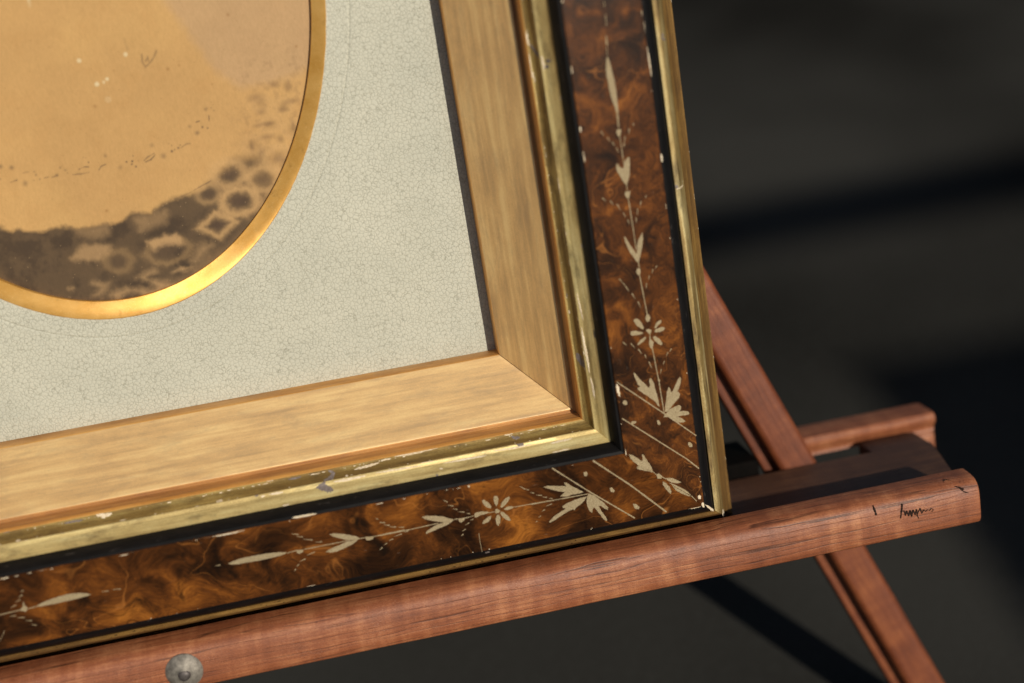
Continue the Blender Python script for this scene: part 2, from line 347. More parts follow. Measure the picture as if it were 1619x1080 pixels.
def ribbon(name, r, pts, width, mat, lift=.4, rag=.25, taper=False, step=3.):
    pl = []
    for (x0, y0), (x1, y1) in zip(pts, pts[1:]):
        n_ = max(1, int(math.hypot(x1 - x0, y1 - y0) / step))
        pl += [(x0 + (x1 - x0) * i / n_, y0 + (y1 - y0) * i / n_) for i in range(n_)]
    pl.append(tuple(pts[-1])); a = []; b = []
    for i, (x, y) in enumerate(pl):
        p0 = pl[max(0, i - 1)]; p1 = pl[min(len(pl) - 1, i + 1)]
        dx, dy = p1[0] - p0[0], p1[1] - p0[1]; h = math.hypot(dx, dy) or 1
        ww = width / 2 * (1 + random.uniform(-rag, rag)) * ((1 - .8 * i / (len(pl) - 1)) if taper else 1)
        a.append((x - dy / h * ww, y + dx / h * ww)); b.append((x + dy / h * ww, y - dx / h * ww))
    return flat_piece(name, r, a + b[::-1], mat, lift, 0, 1e9)
CARV = [["engraved_leaf","r",[[758.4,126.9],[756.7,125.8],[746.1,125.7],[743.3,127.3],[750.9,127.5]]],["engraved_leaf","r",[[731.1,127.9],[724.7,126.3],[712.2,124.8],[699.6,123.2],[684.0,122.5],[668.4,122.7],[657.6,123.2],[652.3,124.6],[656.5,126.0],[666.2,128.0],[677.5,130.6],[691.7,131.9],[707.3,132.9],[719.5,132.0],[728.4,129.9]]],["engraved_bud","r",[[634.0,128.8],[633.7,122.9],[629.1,123.6],[623.2,126.1],[625.2,128.4],[631.0,129.7]]],["engraved_leaf","r",[[587.3,125.3],[590.9,123.1],[594.8,118.3],[593.6,115.9],[581.9,117.5],[571.0,119.0],[565.0,121.6],[557.3,125.2],[559.5,127.0],[564.9,130.1],[572.8,133.3],[578.0,135.9],[583.8,136.8],[589.2,135.7],[588.9,134.0],[583.5,130.9],[580.4,126.8]]],["engraved_bud","r",[[549.4,128.9],[548.8,121.3],[542.6,123.0],[538.7,126.1],[541.1,127.8],[545.5,129.6]]],["engraved_leaf","r",[[489.2,139.1],[487.9,136.7],[475.4,131.6],[466.0,126.0],[457.0,122.8],[448.8,123.1],[450.9,125.4],[458.4,129.6],[468.5,134.3],[479.9,137.8]]],["engraved_leaf","r",[[489.5,111.4],[481.3,111.7],[471.9,114.4],[461.0,118.0],[451.9,121.8],[448.8,123.1],[460.6,124.1],[473.3,121.5],[481.0,118.7],[486.0,114.5]]],["engraved_bud","r",[[441.8,125.8],[440.2,121.7],[434.4,122.0],[431.5,124.1],[432.8,126.7],[437.3,128.2]]],["engraved_petal","r",[[374.0,121.2],[373.5,117.7],[369.0,116.2],[364.3,118.1],[363.2,120.9],[365.4,123.2],[370.5,123.4]]],["engraved_petal","r",[[370.2,141.4],[371.9,137.3],[369.3,133.2],[364.4,130.4],[357.0,127.9],[353.8,128.9],[356.3,132.4],[360.7,137.1],[365.6,139.9]]],["engraved_petal","r",[[355.4,147.5],[354.9,141.4],[351.8,133.9],[349.7,129.8],[348.3,130.9],[347.9,137.1],[348.7,145.8],[350.4,148.2]]],["engraved_petal","r",[[343.5,127.1],[341.3,126.5],[337.1,130.6],[334.2,137.2],[333.7,140.8],[336.5,139.5],[340.5,134.6]]],["engraved_petal","r",[[337.7,122.0],[337.1,119.1],[333.0,116.5],[327.3,117.8],[323.6,120.6],[326.6,122.3],[332.8,123.2]]],["engraved_petal","r",[[340.7,116.0],[340.7,112.4],[334.2,106.2],[327.5,103.5],[325.7,105.5],[329.1,110.4],[335.3,114.9]]],["engraved_petal","r",[[348.6,113.1],[351.0,108.4],[352.0,101.1],[349.2,96.5],[346.4,99.2],[345.2,105.6],[345.7,111.7]]],["engraved_petal","r",[[352.8,112.6],[357.4,110.2],[361.7,104.3],[361.7,100.7],[358.3,101.2],[354.8,106.1],[351.6,110.9]]],["engraved_flower_centre","r",[[352.9,124.9],[352.8,120.5],[350.3,117.0],[346.4,118.7],[344.2,120.3],[347.2,122.2],[350.3,124.7]]],["engraved_bud","r",[[277.4,117.4],[277.7,114.7],[274.9,114.1],[272.7,116.0]]],["engraved_leaf","r",[[296.0,152.2],[294.6,149.8],[284.5,144.1],[274.9,136.5],[268.8,132.9],[271.6,129.8],[277.8,130.4],[281.9,129.3],[281.3,126.7],[274.6,124.0],[262.0,122.5],[251.0,120.9],[237.6,120.1],[239.9,122.4],[246.9,126.0],[251.6,130.7],[258.4,137.0],[264.3,143.3],[269.9,148.8],[272.6,148.9],[273.3,144.7],[276.7,147.8],[284.0,149.5],[289.7,151.3]]],["engraved_leaf","r",[[273.9,83.6],[270.1,82.3],[262.0,85.2],[253.4,89.9],[248.2,87.0],[243.5,89.4],[238.8,95.5],[232.5,102.7],[227.1,109.7],[227.8,112.7],[236.4,111.5],[248.0,108.2],[256.4,106.4],[262.9,102.6],[260.3,100.8],[254.0,100.2],[255.9,96.9],[263.6,92.2],[270.5,87.7]]],["engraved_leaf","r",[[224.9,111.8],[230.3,104.8],[232.1,97.3],[232.6,89.9],[229.7,87.6],[225.6,89.0],[223.2,92.1],[222.3,84.0],[219.7,77.9],[216.4,76.5],[215.3,79.4],[216.2,88.4],[216.3,94.8],[212.0,88.1],[206.6,84.2],[205.5,87.1],[207.8,95.0],[212.0,102.6],[218.7,108.1],[220.6,116.0],[222.6,114.8]]],["engraved_dot","r",[[259.0,172.5],[259.0,168.9],[255.0,166.8],[251.5,168.2],[252.6,171.6],[255.8,173.8]]],["engraved_dot","r",[[225.1,165.7],[226.0,162.0],[224.6,157.7],[222.8,157.6],[221.4,162.6],[222.6,165.5]]],["engraved_dot","r",[[218.4,126.6],[217.7,123.6],[214.0,121.8],[210.4,122.8],[211.9,126.2]]],["engraved_dot","r",[[174.1,83.8],[173.8,81.1],[169.0,78.0],[165.5,78.5],[166.7,82.9],[170.7,84.8]]],["engraved_leaf","r",[[178.8,175.0],[176.4,170.2],[171.5,164.8],[163.4,156.7],[167.1,155.6],[174.3,155.7],[172.7,153.4],[163.6,149.6],[153.1,144.8],[143.3,142.4],[146.9,147.7],[153.4,157.1],[159.8,164.4],[165.7,169.7],[171.6,172.9]]],["engraved_leaf","b",[[1499.4,174.0],[1503.6,167.3],[1509.8,160.4],[1517.1,153.6],[1526.2,146.0],[1530.9,142.8],[1526.2,145.2],[1516.7,149.4],[1508.2,153.4],[1508.1,156.5],[1511.3,158.8],[1508.0,162.1],[1503.1,167.8]]],["engraved_bud","r",[[138.1,138.2],[139.2,134.3],[133.9,129.9],[130.1,131.4],[131.7,137.4]]],["engraved_leaf","r",[[129.1,124.9],[127.5,117.2],[123.0,109.5],[116.7,102.0],[116.9,108.2],[120.2,117.2],[125.2,122.7]]],["engraved_leaf","b",[[1544.2,125.4],[1547.9,122.4],[1553.2,114.6],[1555.5,106.4],[1554.2,102.3],[1551.4,105.2],[1546.2,114.0],[1543.4,120.5]]],["engraved_leaf","b",[[1557.3,115.9],[1561.0,112.2],[1572.2,102.3],[1579.7,95.5],[1584.5,91.8],[1579.5,92.9],[1570.0,99.3],[1561.6,107.3]]],["engraved_leaf","r",[[121.3,121.2],[115.9,112.5],[106.7,101.2],[99.5,93.7],[93.2,89.7],[98.2,96.0],[106.3,105.4],[113.1,112.9]]],["engraved_dot","b",[[1430.4,164.9],[1434.9,165.2],[1436.2,161.0],[1434.7,158.2],[1430.9,159.0]]],["engraved_dot","b",[[1465.6,131.9],[1468.6,132.3],[1472.4,126.0],[1470.6,123.2],[1465.9,125.9]]],["engraved_dot","b",[[1496.5,98.7],[1501.7,96.9],[1506.1,91.0],[1504.4,88.1],[1499.0,90.0]]],["engraved_leaf","b",[[1370.0,154.6],[1376.3,154.9],[1387.6,152.4],[1400.9,149.1],[1403.0,147.3],[1400.6,154.9],[1404.4,154.1],[1410.4,147.4],[1418.5,141.3],[1427.3,133.2],[1418.5,133.0],[1408.7,133.0],[1402.7,131.8],[1392.2,134.1],[1397.5,137.7],[1400.7,139.8],[1390.4,143.2],[1379.4,148.9]]],["engraved_leaf","b",[[1431.0,125.5],[1426.8,119.9],[1420.3,114.8],[1413.0,110.9],[1410.6,107.5],[1408.9,109.7],[1399.8,107.3],[1390.4,102.9],[1381.0,98.4],[1372.7,95.4],[1371.6,97.3],[1379.7,104.2],[1390.2,109.5],[1398.5,113.1],[1393.8,115.3],[1394.2,118.4],[1403.5,121.8],[1415.6,124.6],[1423.5,125.4]]],["engraved_leaf","b",[[1433.8,129.6],[1441.2,125.4],[1448.2,117.2],[1455.2,109.1],[1459.9,101.4],[1458.9,97.3],[1454.3,100.5],[1449.0,106.1],[1446.1,106.8],[1449.1,98.4],[1454.0,88.4],[1456.6,81.2],[1455.0,79.3],[1450.6,84.8],[1444.9,96.0],[1440.8,103.6],[1439.1,106.2],[1436.7,102.3],[1435.7,97.7],[1432.6,101.0],[1429.7,110.5],[1429.7,119.2],[1431.4,125.4]]],["engraved_petal","b",[[1298.6,155.2],[1302.8,155.2],[1304.6,150.1],[1302.8,142.9],[1299.6,138.8],[1298.1,143.9],[1297.6,150.7]]],["engraved_petal","b",[[1305.3,136.6],[1307.7,141.8],[1313.7,148.0],[1320.0,150.4],[1320.8,147.4],[1317.2,142.5],[1311.3,137.1],[1307.6,134.7]]],["engraved_petal","b",[[1309.7,131.8],[1314.4,134.5],[1320.4,134.5],[1326.0,131.9],[1320.6,130.3],[1314.5,129.3]]],["engraved_petal","b",[[1305.1,129.0],[1308.3,127.9],[1313.4,121.3],[1317.4,112.7],[1315.4,111.2],[1310.0,115.4],[1305.7,121.2],[1303.8,126.4]]],["engraved_petal","b",[[1298.5,125.1],[1301.9,124.9],[1303.4,119.8],[1301.4,111.5],[1298.5,106.8],[1296.4,109.8],[1296.2,118.5]]],["engraved_petal","b",[[1290.9,125.5],[1289.4,121.0],[1284.5,116.4],[1278.3,115.3],[1275.9,116.0],[1279.1,120.5],[1285.7,124.7]]],["engraved_petal","b",[[1286.9,133.1],[1277.9,135.5],[1269.3,135.2],[1267.1,133.8],[1267.4,127.9],[1269.1,127.6],[1270.4,130.7],[1278.8,130.1],[1287.4,131.1]]],["engraved_petal","b",[[1281.8,153.3],[1284.7,153.0],[1289.7,146.8],[1293.0,140.3],[1291.8,137.3],[1287.0,139.8],[1282.7,145.5],[1281.1,149.6]]],["engraved_flower_centre","b",[[1297.2,134.0],[1300.8,134.7],[1304.5,131.0],[1302.0,127.8],[1297.2,127.9]]],["engraved_bud","b",[[1243.0,131.6],[1253.4,131.1],[1252.1,127.6],[1247.3,124.3],[1244.3,126.5]]],["engraved_leaf","b",[[1193.3,145.7],[1200.1,146.1],[1209.8,143.9],[1222.7,140.0],[1231.9,134.1],[1237.4,131.5],[1231.2,130.0],[1223.6,129.9],[1214.8,133.2],[1205.4,137.3],[1197.6,141.0]]],["engraved_leaf","b",[[1237.3,131.0],[1228.9,126.2],[1220.0,123.4],[1209.5,121.0],[1200.7,119.2],[1194.6,117.7],[1196.0,121.2],[1203.4,125.3],[1214.2,129.5],[1224.5,130.4]]],["engraved_bud","b",[[1110.4,132.2],[1122.3,130.7],[1120.9,127.3],[1115.6,125.6],[1110.8,127.1]]],["engraved_leaf","b",[[1062.3,147.4],[1068.2,148.0],[1079.1,144.5],[1089.9,140.1],[1099.0,135.2],[1103.3,131.3],[1096.3,129.7],[1086.8,132.3],[1076.2,137.6],[1067.2,142.5]]],["engraved_leaf","b",[[1098.8,129.5],[1092.1,125.3],[1079.8,121.5],[1067.5,118.5],[1057.6,118.9],[1051.9,120.9],[1056.9,123.9],[1069.1,126.8],[1083.1,130.3],[1093.1,130.4]]],["engraved_bud","b",[[1013.3,133.1],[1023.0,132.2],[1021.4,128.4],[1016.1,126.7],[1013.2,128.7]]],["engraved_leaf","b",[[917.9,133.9],[926.3,136.3],[939.7,137.9],[956.0,137.9],[972.3,137.5],[988.3,135.7],[999.2,133.0],[997.2,131.1],[987.1,129.7],[973.8,129.0],[957.4,129.0],[942.8,129.6],[929.7,129.8],[920.4,132.0]]],["engraved_leaf","b",[[653.3,127.2],[660.4,130.6],[673.9,133.7],[687.0,135.5],[699.9,136.2],[712.2,134.9],[723.1,131.9],[728.1,128.8],[723.0,127.7],[712.2,126.9],[699.3,126.2],[686.5,125.9],[671.7,125.9],[661.2,125.9]]],["engraved_bud","b",[[630.4,127.1],[636.0,130.1],[638.7,137.7],[640.1,137.7],[639.2,131.9],[641.5,130.7],[641.1,126.4],[638.1,122.6],[634.5,124.8]]]]
LINES = [["r",0.9,[[801.6,123.1],[794.1,123.2]]],["r",0.9,[[785.1,123.4],[770.1,123.9]]],["r",0.8,[[743.3,127.3],[732.7,128.1]]],["r",1.2,[[652.3,124.5],[637.7,125.3]]],["r",1.3,[[656.2,125.6],[635.9,126.0]]],["r",1.2,[[623.2,125.8],[588.1,125.2]]],["r",1.4,[[557.3,125.2],[549.6,125.5]]],["r",1.4,[[538.5,125.3],[480.8,123.9]]],["r",1.2,[[498.6,124.0],[467.2,124.0]]],["r",1.6,[[448.8,123.1],[441.2,122.8]]],["r",1.5,[[431.4,123.8],[405.0,122.2],[374.1,120.3]]],["r",1.5,[[344.2,120.3],[337.4,120.8]]],["r",1.5,[[325.6,119.3],[301.0,117.8],[274.5,116.0]]],["r",1.7,[[272.7,116.0],[226.4,114.3]]],["r",1.8,[[288.1,178.0],[223.2,112.0],[180.8,70.2]]],["r",1.8,[[233.9,177.8],[150.2,89.7],[130.4,72.2]]],["r",1.0,[[143.3,142.4],[138.1,138.2]]],["r",1.2,[[133.1,131.0],[127.7,124.5]]],["r",1.2,[[92.1,89.4],[81.8,82.3]]],["b",2.2,[[1386.7,181.1],[1436.0,131.9],[1497.5,74.6]]],["b",2.6,[[1445.9,180.6],[1495.1,130.8],[1545.3,74.0]]],["b",1.5,[[1349.8,130.6],[1432.8,129.4]]],["b",1.4,[[1326.0,131.9],[1367.9,131.1],[1405.5,129.4]]],["b",1.4,[[1286.6,131.2],[1296.8,130.9]]],["b",1.4,[[1253.3,130.2],[1267.1,131.3]]],["b",1.6,[[1237.4,131.5],[1243.0,131.6]]],["b",1.5,[[1214.5,130.8],[1172.1,129.6],[1130.2,129.7]]],["b",0.7,[[1269.1,101.5],[1268.7,87.0],[1269.5,70.0]]],["b",1.4,[[1121.4,130.0],[1166.6,131.1]]],["b",1.4,[[1103.3,131.3],[1110.2,131.1]]],["b",1.4,[[1023.8,132.0],[1088.4,131.9]]],["b",1.4,[[999.8,131.5],[1014.1,132.9]]],["b",1.4,[[604.4,125.8],[632.0,126.9]]],["b",1.5,[[640.8,126.4],[653.6,127.1]]],["b",0.6,[[592.7,85.6],[603.4,100.4]]]]
DASH = [["r",[[635.5,151.2],[629.4,147.9]]],["r",[[626.2,143.4],[619.7,140.4]]],["r",[[618.8,137.2],[612.1,134.8]]],["r",[[610.1,132.7],[603.4,130.3]]],["r",[[638.4,104.0],[634.6,105.1]]],["r",[[632.5,111.3],[624.9,112.7]]],["r",[[622.7,118.7],[615.1,120.5]]],["r",[[614.4,120.9],[608.3,122.3]]],["r",[[547.1,162.1],[541.2,156.8]]],["r",[[541.2,151.4],[534.7,148.0]]],["r",[[535.0,142.4],[525.3,138.6]]],["r",[[521.4,135.1],[514.4,132.6]]],["r",[[510.6,130.1],[503.8,128.5]]],["r",[[532.5,107.8],[524.0,110.3]]],["r",[[523.4,114.2],[514.3,115.4]]],["r",[[511.5,117.9],[504.3,118.6]]],["r",[[539.0,99.4],[535.2,100.8]]],["r",[[432.7,154.0],[425.0,149.0]]],["r",[[425.0,149.0],[420.2,146.2]]],["r",[[420.2,146.2],[411.8,142.2]]],["r",[[408.4,138.3],[399.3,134.9]]],["r",[[395.2,131.4],[385.2,128.4]]],["r",[[439.2,96.8],[435.8,100.4]]],["r",[[435.5,103.1],[430.1,105.6]]],["r",[[427.7,110.0],[422.1,111.4]]],["r",[[417.9,115.2],[410.7,117.0]]],["r",[[342.8,161.0],[336.6,156.2]]],["r",[[338.5,149.8],[330.5,144.8]]],["r",[[327.7,139.9],[319.9,136.0]]],["r",[[318.0,131.5],[311.7,130.0]]],["r",[[306.3,126.9],[295.5,123.9]]],["r",[[317.5,91.1],[313.2,94.7]]],["r",[[313.7,96.9],[308.3,100.2]]],["r",[[302.2,103.8],[296.8,106.7]]],["r",[[291.4,110.1],[285.0,112.2]]],["b",[[1379.4,125.1],[1369.9,123.0]]],["b",[[1368.1,118.2],[1363.6,116.2]]],["b",[[1361.2,109.5],[1357.6,107.5]]],["b",[[1354.9,102.1],[1352.2,100.8]]],["b",[[1337.1,163.3],[1343.9,156.9]]],["b",[[1343.9,156.9],[1349.5,154.3]]],["b",[[1350.7,150.2],[1356.3,147.6]]],["b",[[1358.4,144.1],[1366.7,141.5]]],["b",[[1367.2,138.9],[1373.5,136.9]]],["b",[[1376.1,134.6],[1381.1,133.5]]],["b",[[1227.5,165.1],[1232.7,160.9]]],["b",[[1231.9,156.0],[1239.9,152.8]]],["b",[[1238.4,148.8],[1244.7,146.1]]],["b",[[1245.4,142.5],[1253.9,139.8]]],["b",[[1256.1,137.2],[1261.3,135.6]]],["b",[[1264.6,126.1],[1259.6,124.9]]],["b",[[1257.9,121.5],[1251.3,119.1]]],["b",[[1251.5,112.7],[1246.0,110.1]]],["b",[[1247.0,105.3],[1243.7,102.9]]],["b",[[1133.9,150.3],[1140.2,148.3]]],["b",[[1139.3,145.3],[1146.7,142.5]]],["b",[[1147.2,140.5],[1155.1,137.9]]],["b",[[1158.3,137.1],[1166.3,135.1]]],["b",[[1171.0,127.9],[1164.2,127.6]]],["b",[[1161.3,125.4],[1150.1,123.7]]],["b",[[1148.3,120.3],[1141.7,118.8]]],["b",[[1138.6,115.6],[1133.7,113.5]]],["b",[[1131.0,110.3],[1126.2,106.9]]],["b",[[1011.7,160.0],[1020.8,156.6]]],["b",[[1017.6,154.3],[1026.1,151.6]]],["b",[[1025.3,148.0],[1038.1,144.1]]],["b",[[1040.9,139.5],[1050.2,138.5]]],["b",[[1037.2,124.7],[1025.9,121.9]]],["b",[[1022.7,116.9],[1013.9,114.4]]],["b",[[1012.0,110.4],[1008.1,107.5]]],["b",[[1006.5,104.0],[1003.5,101.4]]],["b",[[1129.4,158.2],[1133.0,155.9]]],["b",[[1134.3,150.8],[1141.3,148.3]]],["b",[[1139.1,145.4],[1147.0,142.8]]],["b",[[1146.6,140.1],[1155.5,138.4]]],["b",[[907.1,134.2],[899.7,134.0]]],["b",[[620.7,133.3],[628.6,135.5]]],["b",[[629.5,140.2],[635.9,142.5]]],["b",[[635.3,146.1],[640.9,149.2]]],["b",[[639.8,153.9],[644.3,155.6]]],["b",[[616.4,120.3],[623.6,119.6]]],["b",[[625.2,116.0],[634.1,114.0]]],["b",[[634.2,108.9],[642.1,106.9]]],["b",[[639.5,101.2],[646.1,98.2]]],["b",[[742.7,129.7],[752.0,128.7]]],["b",[[757.6,129.6],[768.4,128.0]]]]
CHIPS = [["b",0,4,[[620.1,179.9],[631.9,180.1]]],["b",0,3.5,[[667.9,181.6],[683.0,181.1]]],["b",0,4,[[875.7,181.0],[891.4,182.5],[914.6,180.3],[936.1,179.4],[951.1,180.0]]],["b",0,4,[[1017.3,182.9],[1033.1,182.4],[1051.6,182.2]]],["b",0,3.5,[[791.2,181.7],[804.9,181.6]]],["b",0,3.5,[[1229.4,181.8],[1240.0,181.1]]],["b",0,3,[[1265.7,181.8],[1266.4,176.5]]],["b",0,3.2,[[1111.4,217.9],[1134.4,218.7],[1148.5,220.2]]],["b",0,2.6,[[1151.6,222.1],[1165.4,222.2]]],["b",1,5,[[1069.8,214.4],[1066.4,210.1],[1054.8,206.3]]],["b",0,2.6,[[1394.2,205.1],[1427.3,205.9]]],["b",0,2.5,[[1236.7,206.1],[1269.0,206.2],[1301.2,205.6]]],["b",0,4,[[1170.3,224.0],[1204.4,223.8],[1234.1,224.6]]],["b",0,4.5,[[1079.9,210.1],[1105.1,209.7],[1126.9,210.0]]],["b",0,3.5,[[1139.9,211.0],[1173.4,209.9],[1207.0,208.9]]],["b",0,4,[[988.3,210.1],[1008.8,209.7]]],["b",0,3,[[976.6,209.8],[982.8,209.4]]],["b",1,6,[[1074.9,222.5],[1082.3,218.1],[1077.9,214.0],[1066.9,212.8]]],["b",1,9,[[1057.6,206.6],[1068.1,205.0],[1078.2,201.0]]],["b",0,3,[[1311.4,209.6],[1338.9,208.0],[1369.8,208.4]]],["b",1,9,[[1343.2,214.8],[1350.0,213.5],[1356.1,210.1]]],["b",1,5,[[1341.5,220.5],[1347.1,217.4],[1353.8,217.8]]],["b",0,7,[[747.9,223.9],[758.8,220.9],[769.5,222.2]]],["b",0,2,[[1230.9,201.6],[1235.3,201.0]]],["b",0,3,[[917.4,213.6],[923.6,213.4]]],["r",0,5,[[779.4,224.9],[769.2,223.8],[760.6,222.6]]],["r",1,4,[[762.0,220.7],[749.3,215.1],[738.4,210.4]]],["r",0,4,[[740.8,225.1],[728.1,224.9]]],["r",0,5,[[726.3,224.3],[716.9,224.0]]],["r",0,4,[[745.1,210.3],[734.9,209.3],[725.7,209.8]]],["r",1,7,[[738.5,205.6],[735.9,200.3]]],["r",1,6,[[728.9,208.5],[729.7,203.1]]],["r",0,2.5,[[416.0,209.3],[394.6,207.9],[375.0,206.3]]],["r",0,4.5,[[366.0,210.0],[339.7,209.3],[316.0,208.1],[297.0,208.0]]],["r",0,3,[[292.2,207.8],[275.9,206.5],[258.6,206.2]]],["r",1,9,[[325.6,219.3],[312.7,215.5],[304.0,212.3]]],["r",0,4,[[726.9,180.5],[716.2,180.4]]],["r",0,4,[[647.0,179.7],[639.3,179.5]]],["r",0,4.5,[[609.0,180.4],[599.5,180.0]]],["r",0,4.5,[[285.4,178.5],[275.0,178.0],[266.1,176.4]]],["r",0,3.5,[[767.8,70.5],[746.5,72.3],[731.5,71.5],[712.9,69.8],[694.3,69.6]]],["r",0,3.5,[[590.8,69.7],[579.4,69.3]]],["r",0,4,[[810.6,180.9],[808.6,178.6]]],["r",0,7,[[89.9,77.7],[83.6,76.4]]],["r",0,8,[[77.0,74.3],[69.0,70.4]]],["r",0,4,[[71.6,69.0],[62.9,61.6],[48.4,49.8]]],["b",0,4,[[1575.1,72.0],[1597.9,70.2]]],["r",0,8,[[35.0,34.5],[7.2,14.7]]],["b",0,3,[[1430.0,73.2],[1432.0,69.5]]],["b",1,4,[[1273.6,66.3],[1280.1,65.7]]],["r",1,4,[[742.9,44.3],[738.0,31.8]]],["r",1,5,[[747.5,41.2],[744.5,37.6]]],["r",1,6,[[540.5,50.4],[537.8,45.1]]],["r",0,2.5,[[535.2,50.2],[538.0,22.4]]]]
for nm, r, pts in CARV: flat_piece(nm, r, [tuple(p) for p in pts], M['carving'])
for r, w, pts in LINES: ribbon('engraved_line', r, [tuple(p) for p in pts], w * .85, M['carving'], .35)
for r, pts in DASH:
    pts = [tuple(p) for p in pts]
    if r == 'b' and pts[0][0] < pts[1][0]: pts = pts[::-1]
    ribbon('engraved_dash', r, pts, 1.5, M['carving'], .35, .2, True)

def chip(name, r, pts, width, mat):
    """ragged flake following the moulding's face, a few columns across it"""
    L, Mr = RAILS[r]; pl = []
    for (x0, y0), (x1, y1) in zip(pts, pts[1:]):
        n_ = max(2, int(math.hypot(x1 - x0, y1 - y0) / 1.6))
        pl += [(x0 + (x1 - x0) * i / n_, y0 + (y1 - y0) * i / n_) for i in range(n_)]
    pl.append(tuple(pts[-1]))
    k = strip_at(sum(p[1] for p in pl) / len(pl)); pk = PROF[k]; lo, hi = pk[0][0] + .05, pk[-1][0] - .05
    if k == 'burl_veneer': hi = 180.2
    vs = []; fs = []; n_ = len(pl); C = 5; s1 = random.uniform(0, 99)
    for i, (x, y) in enumerate(pl):
        p0 = pl[max(0, i - 1)]; p1 = pl[min(n_ - 1, i + 1)]
        dx, dy = p1[0] - p0[0], p1[1] - p0[1]; h = math.hypot(dx, dy) or 1
        e = math.sin(math.pi * (i + .25) / (n_ - .5)) ** .5
        wl = width * .5 * e * (.55 + .9 * abs(noise.noise(Vector((i * .45, s1, 0)))) + random.uniform(-.12, .2))
        wr = width * .5 * e * (.55 + .9 * abs(noise.noise(Vector((i * .45, s1, 9)))) + random.uniform(-.12, .2))
        for c in range(C):
            t = c / (C - 1); o_ = wl * (1 - t) - wr * t
            X = x - dy / h * o_; D = min(max(y + dx / h * o_, lo), hi)
            vs.append((X * U, D * U, (w_at(r, X, D, k) + (.55 if 0 < c < C - 1 else .2) + random.uniform(-.1, .15)) * U))
    for i in range(n_ - 1):
        for c in range(C - 1):
            a = i * C + c; fs.append((a, a + 1, a + C + 1, a + C))
    return mesh_obj(name, vs, fs, mat, MF @ Mr, STRIP[r, k], False, fix=False)
for r, kind, w, pts in CHIPS: chip('paint_loss' if kind else 'gesso_chip', r, [tuple(p) for p in pts], w, M['bole'] if kind else M['gesso'])
rc = random.Random(21)
for r_, x0, x1, n_ in (('b', 560, 1430, 16), ('r', 250, 1040, 12)):
    for _ in range(n_):
        x = rc.uniform(x0, x1); d = rc.choice((212.9, 212.2, 224.0, 224.2, 195.6, 221)) ; l = rc.choice((5, 8, 14, 26)) * rc.uniform(.7, 1.2)
        chip('gesso_chip', r_, [(x, d), (x + l * .5, d + rc.uniform(-.4, .4)), (x + l, d + rc.uniform(-.4, .4))], rc.uniform(1.8, 3.6), M['gesso'] if rc.random() < .75 else M['bole'])
# crumbs of lost gilding along the arrises, too many to count
def crumbs(r, k, dlist, n_, x0, x1, mat, seed):
    rnd = random.Random(seed); L, Mr = RAILS[r]; vs = []; fs = []
    for _ in range(n_):
        d = rnd.choice(dlist) + rnd.uniform(-.5, .5); x = rnd.uniform(x0, x1); l = rnd.choice((.6, .8, 1, 1.5, 3, 6)) * rnd.uniform(.5, 1.2); h = rnd.uniform(.3, .9)
        b = len(vs); m = 6
        for i in range(m):
            a = i / m * 6.283; X = x + math.cos(a) * l * rnd.uniform(.6, 1.2); D = min(max(d + math.sin(a) * h * rnd.uniform(.6, 1.2), PROF[k][0][0] + .02), PROF[k][-1][0] - .02)
            vs.append((X * U, D * U, (w_at(r, X, D, k) + .5) * U))
        fs.append(tuple(range(b, b + m)))
    o = mesh_obj('gilding_crumbs', vs, fs, mat, MF @ Mr, STRIP[r, k], False, fix=False); o['kind'] = 'stuff'
crumbs('r', 'edge_cove', [.3, .6], 90, 5, 1000, M['gesso'], 1)
crumbs('b', 'gilt_hollow', [213, 221.6, 221.8], 110, 500, 1440, M['gesso'], 2)
crumbs('r', 'gilt_hollow', [213, 221.6], 60, 230, 1050, M['gesso'], 3)
crumbs('b', 'burl_veneer', [179.8, 179.2], 18, 500, 1480, M['gesso'], 4)
crumbs('r', 'burl_veneer', [179.8, 72.6], 22, 90, 1100, M['gesso'], 5)
crumbs('b', 'burl_veneer', [72.8], 9, 600, 1600, M['gesso'], 6)
crumbs('b', 'gilt_edge', [27, 30, 44, 47], 90, 500, 1660, M['outer_bead'], 7)

# mat board with an oval opening
CX, CU = -837., 950.
OA, OB, IA, IB = 361., 477., 342., 452.
NTH = 288
def el(a, b, i): 
    t = 2 * math.pi * i / NTH
    return a * math.cos(t), b * math.sin(t)
offs = [(-1, -50), (-1, -46), (6, -46), (31, -46), (33.2, -46), (34.6, -46.9), (36, -46), (38, -46)]
vs = []; fs = []
for o_, w in offs:
    for i in range(NTH):
        x, y = el(OA + o_, OB + o_ * (.82 if o_ > 10 else 1), i); vs.append((x * U, y * U, w * U))
for f_, w in ((.35, -46), (.7, -46), (1., -46), (1., -50)):
    for i in range(NTH):
        x, y = el(OA + 38, OB + 31, i); s = 1 / max(abs(x) / 530., abs(y) / 643.)
        X, Y = x * s, y * s
        vs.append(((x + (X - x) * f_) * U, (y + (Y - y) * f_) * U, w * U))
K = len(offs) + 4
for j in range(K):
    for i in range(NTH):
        a = j * NTH + i; b = j * NTH + (i + 1) % NTH; j2 = (j + 1) % K
        fs.append((a, b, j2 * NTH + (i + 1) % NTH, j2 * NTH + i))
mesh_obj('mat_board', vs, fs, M['mat'], MF @ T(CX, CU, 0), frame, True, 50)
